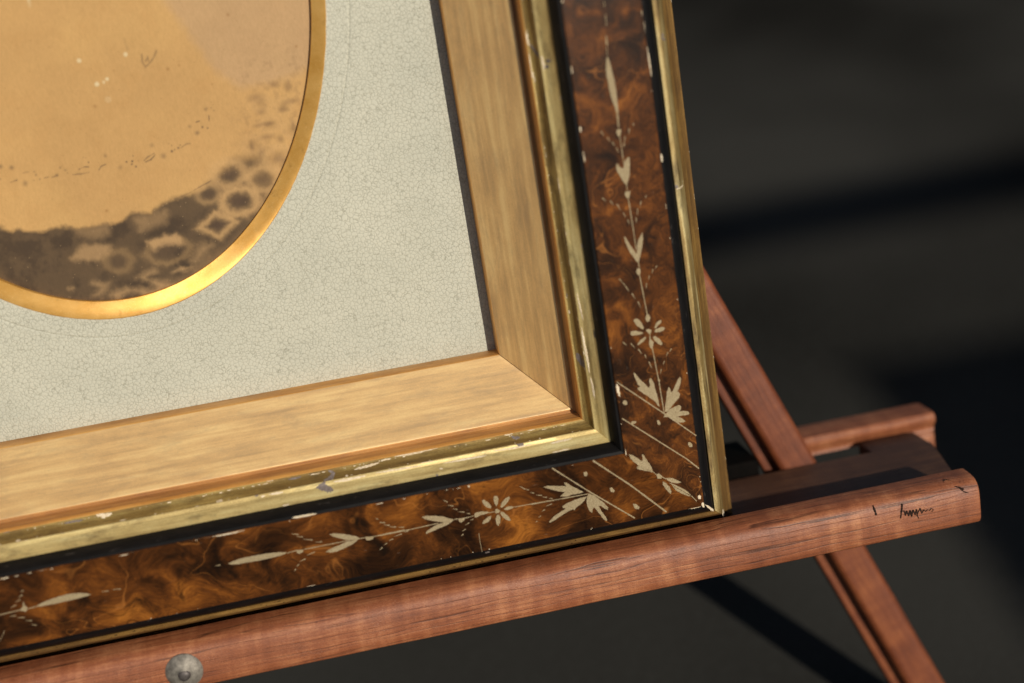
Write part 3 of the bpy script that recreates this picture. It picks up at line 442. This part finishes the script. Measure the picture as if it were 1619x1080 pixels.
# gold oval rim
vs = []; fs = []
rp = [(1.6, -45.4), (.6, -44.4), (-1.0, -44.5), (-6, -45.3), (-11, -46.2), (-15, -46.95), (-18.4, -47.5), (-19, -48.4), (-19, -56.6), (1.4, -49)]
for i in range(NTH):
    x, y = el(1, 1, i); rag = noise.noise(Vector((i * .9, 3, 0))) * .7
    for q, (o_, w) in enumerate(rp):
        o2 = o_ + (rag if q == 0 else 0); a_ = OA + o2 * 22.6 / 22.6; k_ = (OB - IB) / (OA - IA)
        vs.append(((OA + o2) * x * U, (OB + o2 * (k_ if o2 < 0 else 1)) * y * U, w * U))
m = len(rp)
for i in range(NTH):
    for q in range(m):
        a = i * m + q; b = i * m + (q + 1) % m; i2 = (i + 1) % NTH
        fs.append((a, b, i2 * m + (q + 1) % m, i2 * m + q))
mesh_obj('oval_gold_rim', vs, fs, M['rim'], MF @ T(CX, CU, 0), frame, True, 40)

# the faded printed portrait in the opening: flat print, painted as colour per vertex
ART = {"dark":[[[[-188.1,-322.6],[-153.0,-322.4],[-137.3,-329.8],[-129.9,-328.4],[-103.5,-335.8],[-59.2,-336.3],[-47.1,-341.2],[-2.3,-340.8],[20.7,-338.3],[57.9,-332.9],[82.4,-324.2],[92.1,-321.3],[114.6,-321.5],[144.1,-310.9],[177.0,-292.7],[188.4,-281.8],[214.3,-279.7],[232.0,-273.6],[241.5,-325.8],[225.3,-360.2],[187.4,-410.0],[135.2,-438.5],[56.4,-462.2],[-52.9,-461.0],[-128.4,-437.4],[-211.2,-412.6]],4.0]],"mauve":[[[[137.0,-0.1],[136.9,-50.9],[162.4,-102.2],[186.3,-155.8],[214.4,-183.3],[256.4,-184.6],[298.3,-178.8],[327.7,-167.4],[380.1,-35.6]],6.0]],"light":[[[[-57.2,-340.0],[-4.0,-341.7],[-6.3,-358.2],[-34.6,-357.8],[-48.2,-352.3]],3.0,0.45],[[[-55.3,-369.6],[-47.1,-366.4],[-9.8,-373.1],[-16.5,-382.8],[-30.5,-391.2],[-45.2,-390.1],[-67.4,-382.9]],2.5,0.75],[[[31.9,-341.9],[57.7,-334.1],[77.9,-337.6],[76.9,-356.0],[58.1,-358.8],[35.0,-360.9]],3.0,0.5],[[[39.2,-375.7],[70.6,-370.4],[85.5,-371.5],[91.0,-388.0],[84.5,-390.0],[64.1,-386.3],[47.8,-391.2]],2.0,1.0],[[[67.4,-426.2],[77.9,-420.2],[95.5,-423.4],[85.3,-427.9]],2.0,1.0],[[[16.0,-424.7],[43.5,-417.1],[44.0,-421.9],[30.6,-427.4],[52.3,-439.2],[63.0,-446.0],[44.1,-448.8],[26.3,-432.9]],3.0,0.8],[[[-27.6,-443.5],[-2.0,-437.2],[21.3,-441.5],[43.0,-453.4],[24.1,-456.3],[2.5,-444.3],[-16.9,-449.3]],3.0,0.8],[[[-46.9,-422.6],[-23.4,-425.3],[-31.7,-434.9],[-42.8,-443.8],[-50.8,-439.2],[-36.8,-430.8]],3.0,0.7],[[[94.2,-415.3],[117.1,-394.3],[131.8,-396.9],[113.2,-412.4],[101.7,-423.0]],4.0,0.7],[[[126.6,-421.1],[149.9,-412.7],[191.8,-388.7],[211.6,-367.2],[240.8,-344.3],[248.6,-336.3],[266.4,-323.9],[227.7,-363.8],[170.7,-416.5],[118.4,-445.0],[54.1,-458.6],[23.4,-459.3],[76.5,-440.5]],7.0,0.6],[[[-80.3,-424.3],[-74.2,-423.9],[-76.4,-426.6]],2.0,0.8]],"ring":[[[[175.1,-300.6]],22,17,7,0.8,0],[[[183.1,-342.0]],25,18,7,1.0,0],[[[143.6,-370.2]],22,15,6,0.9,1],[[[222.0,-316.3]],20,17,7,0.8,0],[[[248.7,-290.1]],20,16,7,0.7,0],[[[141.3,-324.0]],16,12,5,0.5,0],[[[-4.9,-397.4]],18,14,6,0.3,0],[[[68.2,-394.9]],30,17,5,0.35,0],[[[217.4,-264.8]],14,12,6,0.45,0],[[[257.2,-302.6]],13,12,6,0.5,0],[[[247.7,-240.7]],13,11,6,0.4,0],[[[276.1,-253.6]],12,12,5,0.4,0],[[[270.3,-219.1]],11,10,5,0.35,0],[[[241.9,-211.8]],12,9,5,0.35,0]],"lace":[[[[234.9,-201.7]],14,8],[[[263.5,-187.0]],10,6],[[[281.9,-192.9]],7,9],[[[282.2,-213.9]],14,5],[[[238.3,-221.7]],9,6],[[[237.7,-239.7]],16,4],[[[268.2,-223.6]],9,5],[[[238.5,-258.0]],14,5],[[[257.0,-264.1]],6,7],[[[226.9,-277.3]],7,10],[[[251.0,-293.6]],10,5],[[[214.9,-269.2]],4,12],[[[278.8,-246.4]],4,10],[[[205.7,-292.0]],18,7]],"mark":[[[[-116.8,-242.0]],5,0.6],[[[-131.7,-237.9]],5,0.6],[[[-136.1,-255.1]],3,0.5],[[[-123.2,-261.8],[-114.1,-260.3]],1,0.8],[[[-103.3,-251.7],[-95.9,-251.5]],1,0.7],[[[-104.0,-266.6]],6,0.5],[[[-88.9,-252.7]],1.5,0.6],[[[-87.2,-257.4]],2,0.6],[[[-83.0,-264.2]],2,0.6],[[[-91.8,-264.2]],1.5,0.8],[[[-77.0,-263.7],[-71.1,-263.2]],1.5,0.7],[[[-59.2,-262.8]],3,0.7],[[[-67.0,-264.5],[-61.8,-263.6]],1,0.8],[[[-46.3,-257.8]],3,0.5],[[[-52.5,-252.9]],2,0.5],[[[-44.5,-262.3]],2,0.6],[[[-37.8,-265.3],[-26.3,-266.3],[-15.4,-266.1]],1,0.7],[[[-27.6,-259.5],[-19.8,-257.5],[-14.2,-258.5]],1.2,0.9],[[[-15.5,-245.6]],1.5,0.7],[[[-12.7,-252.1]],1.5,0.7],[[[-18.2,-244.6]],1.5,0.6],[[[-0.9,-264.6],[3.1,-260.2],[9.4,-258.8]],1,0.8],[[[12.0,-247.3]],4,0.45],[[[28.3,-266.5]],5,0.35],[[[38.6,-260.2]],1.8,1],[[[49.0,-253.5]],1.8,1],[[[46.5,-260.6]],1.6,1],[[[50.0,-268.7]],1.6,0.8],[[[54.7,-261.1]],1.6,0.7],[[[45.0,-264.8]],1.6,0.9],[[[62.7,-262.4],[68.7,-258.3],[78.4,-254.8]],1,0.8],[[[64.4,-264.5],[72.2,-262.8],[79.4,-257.1]],1,0.8],[[[78.0,-243.3]],5,0.4],[[[90.6,-260.5]],6,0.5],[[[105.3,-247.9]],2,0.7],[[[103.5,-256.0]],2.5,0.9],[[[113.2,-252.8]],2.2,0.9],[[[101.5,-244.8]],1.5,0.7],[[[107.8,-254.3]],2,0.8],[[[116.9,-249.2]],1.5,0.7],[[[117.6,-252.9],[125.9,-249.2],[131.7,-249.9]],1,0.5],[[[135.5,-225.9]],4,0.5],[[[143.7,-236.2]],5,0.6],[[[152.6,-229.6]],2.2,0.8],[[[159.6,-231.9]],2,0.7],[[[150.0,-220.8],[145.4,-221.5]],1.2,0.8],[[[173.3,-209.6]],1.8,0.6],[[[162.2,-205.8]],4,0.5],[[[163.6,-223.0],[164.7,-215.1]],1,0.8],[[[169.8,-205.2]],1.5,0.5],[[[92.0,-118.7],[90.7,-128.7],[92.9,-135.7],[100.2,-131.6],[106.9,-125.4],[113.0,-116.2]],2.2,0.45],[[[95.2,-128.0],[99.0,-124.2]],2,0.4],[[[73.8,-94.3],[74.8,-108.8]],3,0.18],[[[99.6,-121.4],[99.4,-128.6]],1.5,0.35],[[[91.7,-323.1],[115.4,-318.0],[135.1,-310.6],[148.2,-306.1]],1,0.7]],"white":[[[[-39.5,-28.6]],5,1],[[[7.1,-113.5]],3.2,0.8],[[[70.5,-114.8]],3.2,0.8],[[[23.4,-148.6]],3.6,0.9],[[[38.5,-143.7]],2.6,0.9],[[[33.0,-147.2]],1.6,0.7],[[[33.3,-171.3]],5,0.2],[[[-28.4,-29.5]],1.3,0.8]],"brown":[[[[13.6,-177.8]],4,0.35],[[[122.5,-143.3]],3,0.5],[[[219.4,-83.4]],3,0.4],[[[-28.1,-89.1]],1.5,0.6],[[[-4.2,-323.3]],2.5,0.5],[[[27.9,-50.1]],1.5,0.4],[[[304.4,-140.2]],3,0.5],[[[-88.7,-164.1]],2,0.3],[[[178.1,-173.3]],1.5,0.5],[[[139.3,-140.7]],1.5,0.4],[[[-11.7,-204.6]],1.5,0.3],[[[50.1,-133.9]],1.5,0.4]]}
xs = np.concatenate([np.arange(-350, -205, 12.), np.arange(-205, 350, 1.05)]); ys = np.concatenate([np.arange(-462, -60, 1.05), np.arange(-60, 470, 12.)])
X, Y = np.meshgrid(xs, ys)
def poly_sd(P):
    P = np.array(P, float); A = P; Bq = np.roll(P, -1, 0); d = np.full(X.shape, 1e9); ins = np.zeros(X.shape, bool)
    for (ax_, ay), (bx, by) in zip(A, Bq):
        ex, ey = bx - ax_, by - ay; t = np.clip(((X - ax_) * ex + (Y - ay) * ey) / (ex * ex + ey * ey + 1e-9), 0, 1)
        d = np.minimum(d, np.hypot(X - ax_ - t * ex, Y - ay - t * ey))
        c = ((ay > Y) != (by > Y)) & (X < (bx - ax_) * (Y - ay) / (by - ay + 1e-12) + ax_); ins ^= c
    return np.where(ins, -d, d)
def line_d(P):
    P = np.array(P, float)
    if len(P) == 1: return np.hypot(X - P[0][0], Y - P[0][1])
    d = np.full(X.shape, 1e9)
    for (ax_, ay), (bx, by) in zip(P[:-1], P[1:]):
        ex, ey = bx - ax_, by - ay; t = np.clip(((X - ax_) * ex + (Y - ay) * ey) / (ex * ex + ey * ey + 1e-9), 0, 1)
        d = np.minimum(d, np.hypot(X - ax_ - t * ex, Y - ay - t * ey))
    return d
rng = np.random.RandomState(4)
def vnoise(sc, oct_=4):
    tot = np.zeros(X.shape); amp = 1.; nrm = 0
    for o_ in range(oct_):
        g = rng.rand(512, 512); u_ = (X + 800) / sc; v_ = (Y + 800) / sc
        i = np.floor(u_).astype(int); j = np.floor(v_).astype(int); fu = u_ - i; fv_ = v_ - j; fu = fu * fu * (3 - 2 * fu); fv_ = fv_ * fv_ * (3 - 2 * fv_)
        h = lambda a, b: g[a % 512, b % 512]
        tot += amp * ((h(i, j) * (1 - fu) + h(i + 1, j) * fu) * (1 - fv_) + (h(i, j + 1) * (1 - fu) + h(i + 1, j + 1) * fu) * fv_); nrm += amp; amp *= .55; sc /= 2.1
    return tot / nrm
def sm(d, s): t = np.clip(.5 - d / (2 * s), 0, 1); return t * t * (3 - 2 * t)
ALB = .86
col = lambda r, g, b: np.array(lin(r, g, b)[:3]) * ALB
C3 = np.empty(X.shape + (3,)); C3[:] = col(198, 156, 100)
def over(a, c): 
    global C3
    C3 = C3 * (1 - a[..., None]) + c * a[..., None]
n1 = vnoise(26, 5); n2 = vnoise(7, 4); n3 = vnoise(90, 3)
over(np.clip((n3 - .45) * 1.6, 0, .5), col(208, 166, 106))
over(np.clip((n1 - .5) * 1.2, 0, .35), col(190, 146, 90))
over(np.clip(sm(X + 165, 60) * .35, 0, 1), col(212, 166, 98))
for P, s in ART['mauve']: over(sm(poly_sd(P) + (n2 - .5) * 8, s * 1.6) * .65, col(186, 153, 116))
lace = np.zeros(X.shape)
for P, rx, ry in ART['lace']:
    dd = np.hypot((X - P[0][0]) / rx, (Y - P[0][1]) / ry) + (n2 - .5) * .9; lace = np.maximum(lace, np.clip(1.25 - dd, 0, 1) ** 1.2)
over(lace * .55, col(128, 98, 68))
over(np.clip((n2 - .53) * 5, 0, 1) * sm(np.hypot((X - 270) / 75, (Y + 240) / 110) * 60 - 60, 20) * .25, col(134, 104, 74))
sdk = poly_sd(ART['dark'][0][0]) + (n1 - .5) * 16 + (n2 - .5) * 5
dark = sm(sdk, 5. + np.clip((X - 60) / 22, 0, 9))
fade = np.clip((X - 185) / 120 + (Y + 330) / 260, 0, .55)
dkc = dark * (1 - fade)
over(dkc * (.9 + .1 * n1), col(82, 66, 50))
over(dkc * np.clip((n1 - .48) * 3, 0, .5), col(60, 47, 36))
for P, s, st in ART['light']: over(sm(poly_sd(P) + (n2 - .5) * 7 + (n1 - .5) * 6, s * 2.6) * st * .9 * dark, col(182, 146, 102))
for P, rx, ry, wd_, st, dia in ART['ring']:
    ddx = np.abs(X - P[0][0]); ddy = np.abs(Y - P[0][1])
    q = (ddx / rx + ddy / ry) * .86 if dia else np.hypot(ddx / rx, ddy / ry)
    q = q + (n2 - .5) * .35 + (n1 - .5) * .25
    over(np.clip(1.15 - q * 1.25, 0, 1) * .7 * st, col(86, 66, 52))
    over(np.exp(-((q - 1.) * min(rx, ry) / (wd_ * .85)) ** 2) * st * .75, col(200, 160, 108))
for P, w, st in ART['mark']: over(np.clip(sm(line_d(P) + (n2 - .5) * 2.2 - w * .5, max(1.1, w * .6)) * st, 0, 1), col(98, 78, 60))
for P, w, st in ART['white']: over(sm(line_d(P) - w * .9 + (n2 - .5) * 2, 1.4) * st, col(226, 206, 164))
for P, w, st in ART['brown']: over(sm(line_d(P) - w * .6 + (n2 - .5) * 2, 2.) * st, col(140, 92, 44))
gr = rng.rand(*X.shape); over((gr > .9985) * .5 * (dark > .2), col(190, 160, 120)); over((gr < .0012) * .5, col(130, 90, 50))
ny, nx = X.shape
V = np.stack([X * U, Y * U, np.full(X.shape, -56.6 * U)], -1).reshape(-1, 3).astype(np.float32)
jj, ii = np.meshgrid(np.arange(ny - 1), np.arange(nx - 1), indexing='ij')
keep = (np.hypot(X[:-1, :-1] / 352, Y[:-1, :-1] / 466) < 1).ravel()
Q = np.stack([jj * nx + ii, jj * nx + ii + 1, (jj + 1) * nx + ii + 1, (jj + 1) * nx + ii], -1).reshape(-1, 4)[keep].astype(np.int32)
me = bpy.data.meshes.new('printed_portrait'); me.vertices.add(len(V)); me.vertices.foreach_set('co', V.ravel())
me.loops.add(Q.size); me.loops.foreach_set('vertex_index', Q.ravel()); me.polygons.add(len(Q)); me.polygons.foreach_set('loop_start', np.arange(0, Q.size, 4, dtype=np.int32))
me.update(calc_edges=True)
ca = me.color_attributes.new('Col', 'FLOAT_COLOR', 'POINT')
ca.data.foreach_set('color', np.concatenate([C3.reshape(-1, 3), np.ones((len(V), 1))], 1).astype(np.float32).ravel())
me.materials.append(M['print'])
po = bpy.data.objects.new('printed_portrait', me); COL.objects.link(po); place(po, MF @ T(CX, CU, 0), frame)
po['label'] = 'faded sepia portrait print with dark patterned lower edge inside the oval'

# ---------------------------------------------------------------- bars of the easel
def bar(name, prof, x0, x1, mat, Mw, parent, N=60, ch=3., amp=.35, seed=0., sharp=30):
    """prof: closed outline in local (Y,Z); swept along local X with a softened end"""
    cy = sum(p[0] for p in prof) / len(prof); cz = sum(p[1] for p in prof) / len(prof)
    sx = [(x0, .94), (x0 + ch * .4, .98), (x0 + ch, 1.)] + [(x0 + ch + (x1 - x0 - 2 * ch) * i / N, 1.) for i in range(1, N)] + [(x1 - ch, 1.), (x1 - ch * .4, .98), (x1, .94)]
    wy = max(abs(p[0] - cy) for p in prof); wz = max(abs(p[1] - cz) for p in prof)
    m = len(prof); vs = []; fs = []
    for x, s in sx:
        for y, z in prof:
            k = 0 if s == 1 else (ch * (1 - s) / .06)
            yy = cy + (y - cy) * (1 - k / max(wy, 1e-3) * .8); zz = cz + (z - cz) * (1 - k / max(wz, 1e-3) * .8)
            yy += noise.noise(Vector((x / 90., y / 30., seed))) * amp; zz += noise.noise(Vector((x / 90., z / 30., seed + 7))) * amp
            vs.append((x * U, yy * U, zz * U))
    n_ = len(sx)
    for i in range(n_ - 1):
        for j in range(m): fs.append((i * m + j, i * m + (j + 1) % m, (i + 1) * m + (j + 1) % m, (i + 1) * m + j))
    fs.append(tuple(range(m))); fs.append(tuple(range((n_ - 1) * m, n_ * m)))
    return mesh_obj(name, vs, fs, mat, Mw, parent, True, sharp)
def rr(y0, y1, z0, z1, r, n_=5):
    out = []
    for cy, cz, a0 in ((y1 - r, z1 - r, 0), (y0 + r, z1 - r, 90), (y0 + r, z0 + r, 180), (y1 - r, z0 + r, 270)):
        for i in range(n_ + 1):
            a = math.radians(a0 + 90 * i / n_); out.append((cy + r * math.cos(a), cz + r * math.sin(a)))
    return out
easel = root('easel', T(-837, 60, 0), 'reddish brown wooden easel holding the framed picture on its ledge', 'easel')
# front ledge: Y = u, Z = w
lip = [(26, 66.5), (25.8, 72), (25, 84), (23.6, 94), (21, 100.8), (17, 106), (12, 109.6), (5, 112), (-10, 113), (-30, 113), (-40, 112.4), (-45, 110.2), (-48, 106), (-49, 100), (-49, 66), (10, 65), (25, 65.2)]
lob = bar('front_ledge', lip, -2029, 356, M['wood_front'], MF, easel, 150, 2.4, .6, 1.)
bar('groove_floor', rr(-47, -34, -106, 65.5, 2, 2), -2027, 352, M['wood_board'], MF, easel, 8, 2)
# ledge board with shaped ends, tilted a little towards the front
outl = [(368, 8), (371, -10), (377, -45), (383, -80), (386, -98), (382, -106), (374, -108)]
outl = outl + [(-1674 - x, w) for x, w in outl[::-1]]
vs = []; fs = []
for dz, ins in ((-24, 0), (-1.4, 0), (-.4, .5), (0, 1.6)):
    for x, w in outl:
        X_ = x - ins * (1 if x > -837 else -1); W_ = w + (ins if w < -100 else 0)
        vs.append((X_ * U, (-3.5 - W_ * .13 + dz) * U, W_ * U))
m = len(outl)
for j in range(3):
    for i in range(m): fs.append((j * m + i, j * m + (i + 1) % m, (j + 1) * m + (i + 1) % m, (j + 1) * m + i))
fs.append(tuple(range(m))); fs.append(tuple(range(3 * m, 4 * m)))
mesh_obj('ledge_board', vs, fs, M['wood_board'], MF, easel, False)
rear = [(36, -225), (36, -173), (34.6, -168.5), (31, -165.6), (26, -165), (19, -165.6), (14.5, -168), (11, -172), (6, -174), (1, -174), (-1, -173), (-1, -225)]
for xa, xb in ((118, 428), (-2102, -1792)):
    rl = bar('rear_rail', rear, xa, xb, M['wood_front'], MF, easel, 30, 3., .5, 4.)
    xc, xd = (312, 426) if xa > 0 else (-2100, -1986)
    bar('rail_foot', rr(-34, -1.3, -224, -169, 3, 3), xc, xd, M['wood_front'], MF, rl, 10, 2., .3, 5.)
for sgn in (1, -1):
    xa, xb = (284, 384) if sgn > 0 else (-1674 - 384, -1674 - 284)
    bar('spacer_block', rr(-30, 9.5, -164.6, -108.8, 2, 2), xa, xb, M['wood_board'], MF, easel, 4, 2)
# splayed front legs, each a main bar on a wider backing bar
bar('shade_block', rr(-36, 34, -224, -116, 3, 2), -70, 88, M['shade_black'], MF, easel, 4, 2)  # added dark block standing in for the shade left of the leg
for sgn in (1, -1):
    D = Vector((.3875 * sgn, -.9219, 0)); Yv = Vector((.9219, .3875 * sgn, 0)) ; Zv = Vector((0, 0, 1))
    o0 = (155.5, 10, 0) if sgn > 0 else (-1674 - 155.5, 10, 0)
    ML = MF @ basis(D, Yv, Zv, o0)
    t1 = (620 + 9 - 56) / (.9219 * .9135)
    a = rr(-31, 31, -137, -112, 12, 7); b = rr(-51, 25, -163, -137.3, 4)
    if sgn < 0: b = rr(-25, 51, -163, -137.3, 4)
    lg = bar('leg', a, -2440, t1 - 6, M['wood_leg'], ML, easel, 90, 4., .6, 8. + sgn)
    bar('leg_backing', b, -2440, t1, M['wood_leg'], ML, lg, 60, 3., .5, 12. + sgn)
MM = MF @ basis((0, -1, 0), (1, 0, 0), (0, 0, 1), (-837, 0, 0))
bar('mast', rr(-36, 36, -262, -228, 5), -2420, -60, M['wood_leg'], MM, easel, 40, 4., .5, 20.)
bar('top_block', rr(-90, 90, -226, -164, 5), -2420, -2200, M['wood_leg'], MM, easel, 6, 4., .5, 21.)
bar('top_clamp', rr(-60, 60, -225, 20, 5), -1990, -1915, M['wood_leg'], MM, easel, 6, 4., .5, 22.)
pt = MF @ Vector((-837 * U, 2250 * U, -280 * U)); pb = Vector((-837 * U, pt.y + 1500 * U, 0)); dr = (pb - pt); Ln = dr.length; dr.normalize()
zr = Vector((1, 0, 0)); yr = zr.cross(dr)
MR = Matrix(((dr.x, yr.x, zr.x, pt.x), (dr.y, yr.y, zr.y, pt.y), (dr.z, yr.z, zr.z, pt.z), (0, 0, 0, 1)))
bar('rear_leg', rr(-20, 20, -34, 34, 5), -60, Ln / U, M['wood_leg'], MR, easel, 40, 4., .5, 25.)
# domed bolt on the ledge
vs = []; fs = []; pr = [(0, 11.2), (3.5, 11.2), (6.2, 10.6), (8, 9.6), (9, 8.9), (12, 8.6), (17, 6.8), (21, 4.6), (24.5, 2.2), (26.4, .4), (26.8, -1.5)]
NS = 48
for q, (rad, z) in enumerate(pr):
    for i in range(NS):
        a = i / NS * 2 * math.pi; g = math.exp(-((a - 1.62) / .05) ** 2) * .5 if 4 < q < 9 else 0
        vs.append((rad * math.cos(a) * U, rad * math.sin(a) * U, (z - g) * U))
for q in range(len(pr) - 1):
    for i in range(NS): fs.append((q * NS + i, q * NS + (i + 1) % NS, (q + 1) * NS + (i + 1) % NS, (q + 1) * NS + i))
fs.append(tuple(range(NS)))
blt = mesh_obj('domed_bolt', vs, fs, M['steel'], MF @ T(-851, -17, 112.8), lob, True, 30)
vs = []; fs = []
pr2 = [(0, 12.6), (3.4, 12.5), (5.6, 12.0), (7.4, 11.1), (8.6, 9.8), (9.3, 8.2), (9.4, 7.4)]
for q, (rad, z) in enumerate(pr2):
    for i in range(NS):
        a = i / NS * 2 * math.pi; k = 1 + .04 * math.sin(3 * a + 1)
        vs.append((rad * k * math.cos(a) * U, rad * k * math.sin(a) * U, z * U))
for q in range(len(pr2) - 1):
    for i in range(NS): fs.append((q * NS + i, q * NS + (i + 1) % NS, (q + 1) * NS + (i + 1) % NS, (q + 1) * NS + i))
mesh_obj('bolt_centre', vs, fs, M['dark_steel'], MF @ T(-850.5, -19, 112.8), lob, True, 40)
# handwritten ink marks on the ledge
INK = [[2.2,[[232.3,10.0],[230.0,-0.1],[227.1,-12.5]]],[1.3,[[228.0,-1.5],[233.6,-1.8]]],[1.6,[[233.7,-0.8],[235.2,-9.8],[237.7,-2.1]]],[2.2,[[237.7,-2.1],[240.0,-11.4],[243.3,-2.5]]],[2.2,[[243.3,-2.5],[244.7,-13.2],[248.1,-2.8]]],[1.8,[[248.1,-2.8],[250.6,-12.1],[253.4,-3.1]]],[1.8,[[253.4,-3.1],[253.7,-13.8],[255.8,-18.6]]],[1.8,[[253.9,-10.9],[259.4,-2.5]]],[1.8,[[259.4,-2.5],[261.0,-11.5],[264.8,-6.5]]],[1.4,[[264.8,-6.5],[267.7,-9.6],[270.7,-7.4]]],[1.2,[[270.7,-7.4],[274.0,-9.4],[276.4,-6.5]]],[1.3,[[276.4,-6.5],[279.7,-8.7],[278.3,-11.9],[276.1,-11.4]]],[2.4,[[186.8,19.1],[188.0,10.8],[189.4,1.0]]],[1.5,[[307.8,23.6],[312.6,25.4],[319.1,23.5]]],[4.5,[[319.5,16.2],[325.1,14.6],[330.9,11.5]]],[1.5,[[330.4,9.3],[337.7,5.4]]]]
vs = []; fs = []
for wd_, pts in INK:
    pl = []
    for p, q in zip(pts, pts[1:]):
        n_ = max(1, int(math.hypot(q[0] - p[0], q[1] - p[1]) / 1.2)); pl += [(p[0] + (q[0] - p[0]) * i / n_, p[1] + (q[1] - p[1]) * i / n_) for i in range(n_)]
    pl.append(tuple(pts[-1])); b = len(vs)
    for i, (x, y) in enumerate(pl):
        p0 = pl[max(0, i - 1)]; p1 = pl[min(len(pl) - 1, i + 1)]; dx, dy = p1[0] - p0[0], p1[1] - p0[1]; h = math.hypot(dx, dy) or 1
        ww = wd_ * .58 * random.uniform(.5, 1.1)
        zz = 113.5 if y < 2 else 113.5 - ((y - 2) / 10) ** 2 * 2.2 - max(0, y - 12) * .7
        vs += [((x - dy / h * ww) * U, (y + dx / h * ww) * U, zz * U), ((x + dy / h * ww) * U, (y - dx / h * ww) * U, zz * U)]
    for i in range(len(pl) - 1): fs.append((b + 2 * i, b + 2 * i + 1, b + 2 * i + 3, b + 2 * i + 2))
ik = mesh_obj('ink_writing', vs, fs, M['ink'], MF, lob, False, fix=False); ik['label'] = 'scribbled black ink writing near the right end of the ledge'

# ---------------------------------------------------------------- ground
vs = []; fs = []; G = 60.; n_ = 40
mesh_obj('ground', [(-G, -G, 0), (G, -G, 0), (G, G, 0), (-G, G, 0)], [(0, 1, 2, 3)], M['ground'], Matrix.Identity(4), None, False, fix=False)['kind'] = 'structure'
# added unseen bar, set along the sun ray to cast the shadow band behind
dist = 16000 * U
g = Vector((1000 * U, 1680 * U, 0)); c0 = g + sd * dist
shade_post = root('shadow_caster', Matrix.Translation((c0.x, c0.y, 0)), 'unseen timber bar and slatted screen added to cast shade on the ground', 'shade_bar')
def box(name, a, b, mat, parent):
    vs = [(x, y, z) for x in (a[0], b[0]) for y in (a[1], b[1]) for z in (a[2], b[2])]
    fs = [(0, 1, 3, 2), (4, 6, 7, 5), (0, 4, 5, 1), (2, 3, 7, 6), (0, 2, 6, 4), (1, 5, 7, 3)]
    return mesh_obj(name, vs, fs, mat, WM[parent.name], parent, False)
zt = c0.z
box('shade_bar', (-.38, -.03, zt - .010), (3.0, .03, zt + .010), M['wood_leg'], shade_post)
for i in (1.6, 2.9): box('shade_post', (i - .03, -.03, 0), (i + .03, .03, zt - .014), M['wood_leg'], shade_post)

# added unseen slatted screen, there only to half-shade the ground at the right
def scr(X, Y):
    k = (c0.y - Y * U) / sd.y
    return X * U + k * sd.x - c0.x, k * sd.z
xa, za = scr(700, -900); xb, zb = scr(700, 1000)
nsl = int((zb - za) / (78 * U))
for i in range(nsl):
    z = za + (zb - za) * i / nsl; x = xa + (xb - xa) * i / nsl
    box('shade_slat', (x, -.006, z), (x + 1.5, .006, z + 48 * U), M['wood_leg'], shade_post)
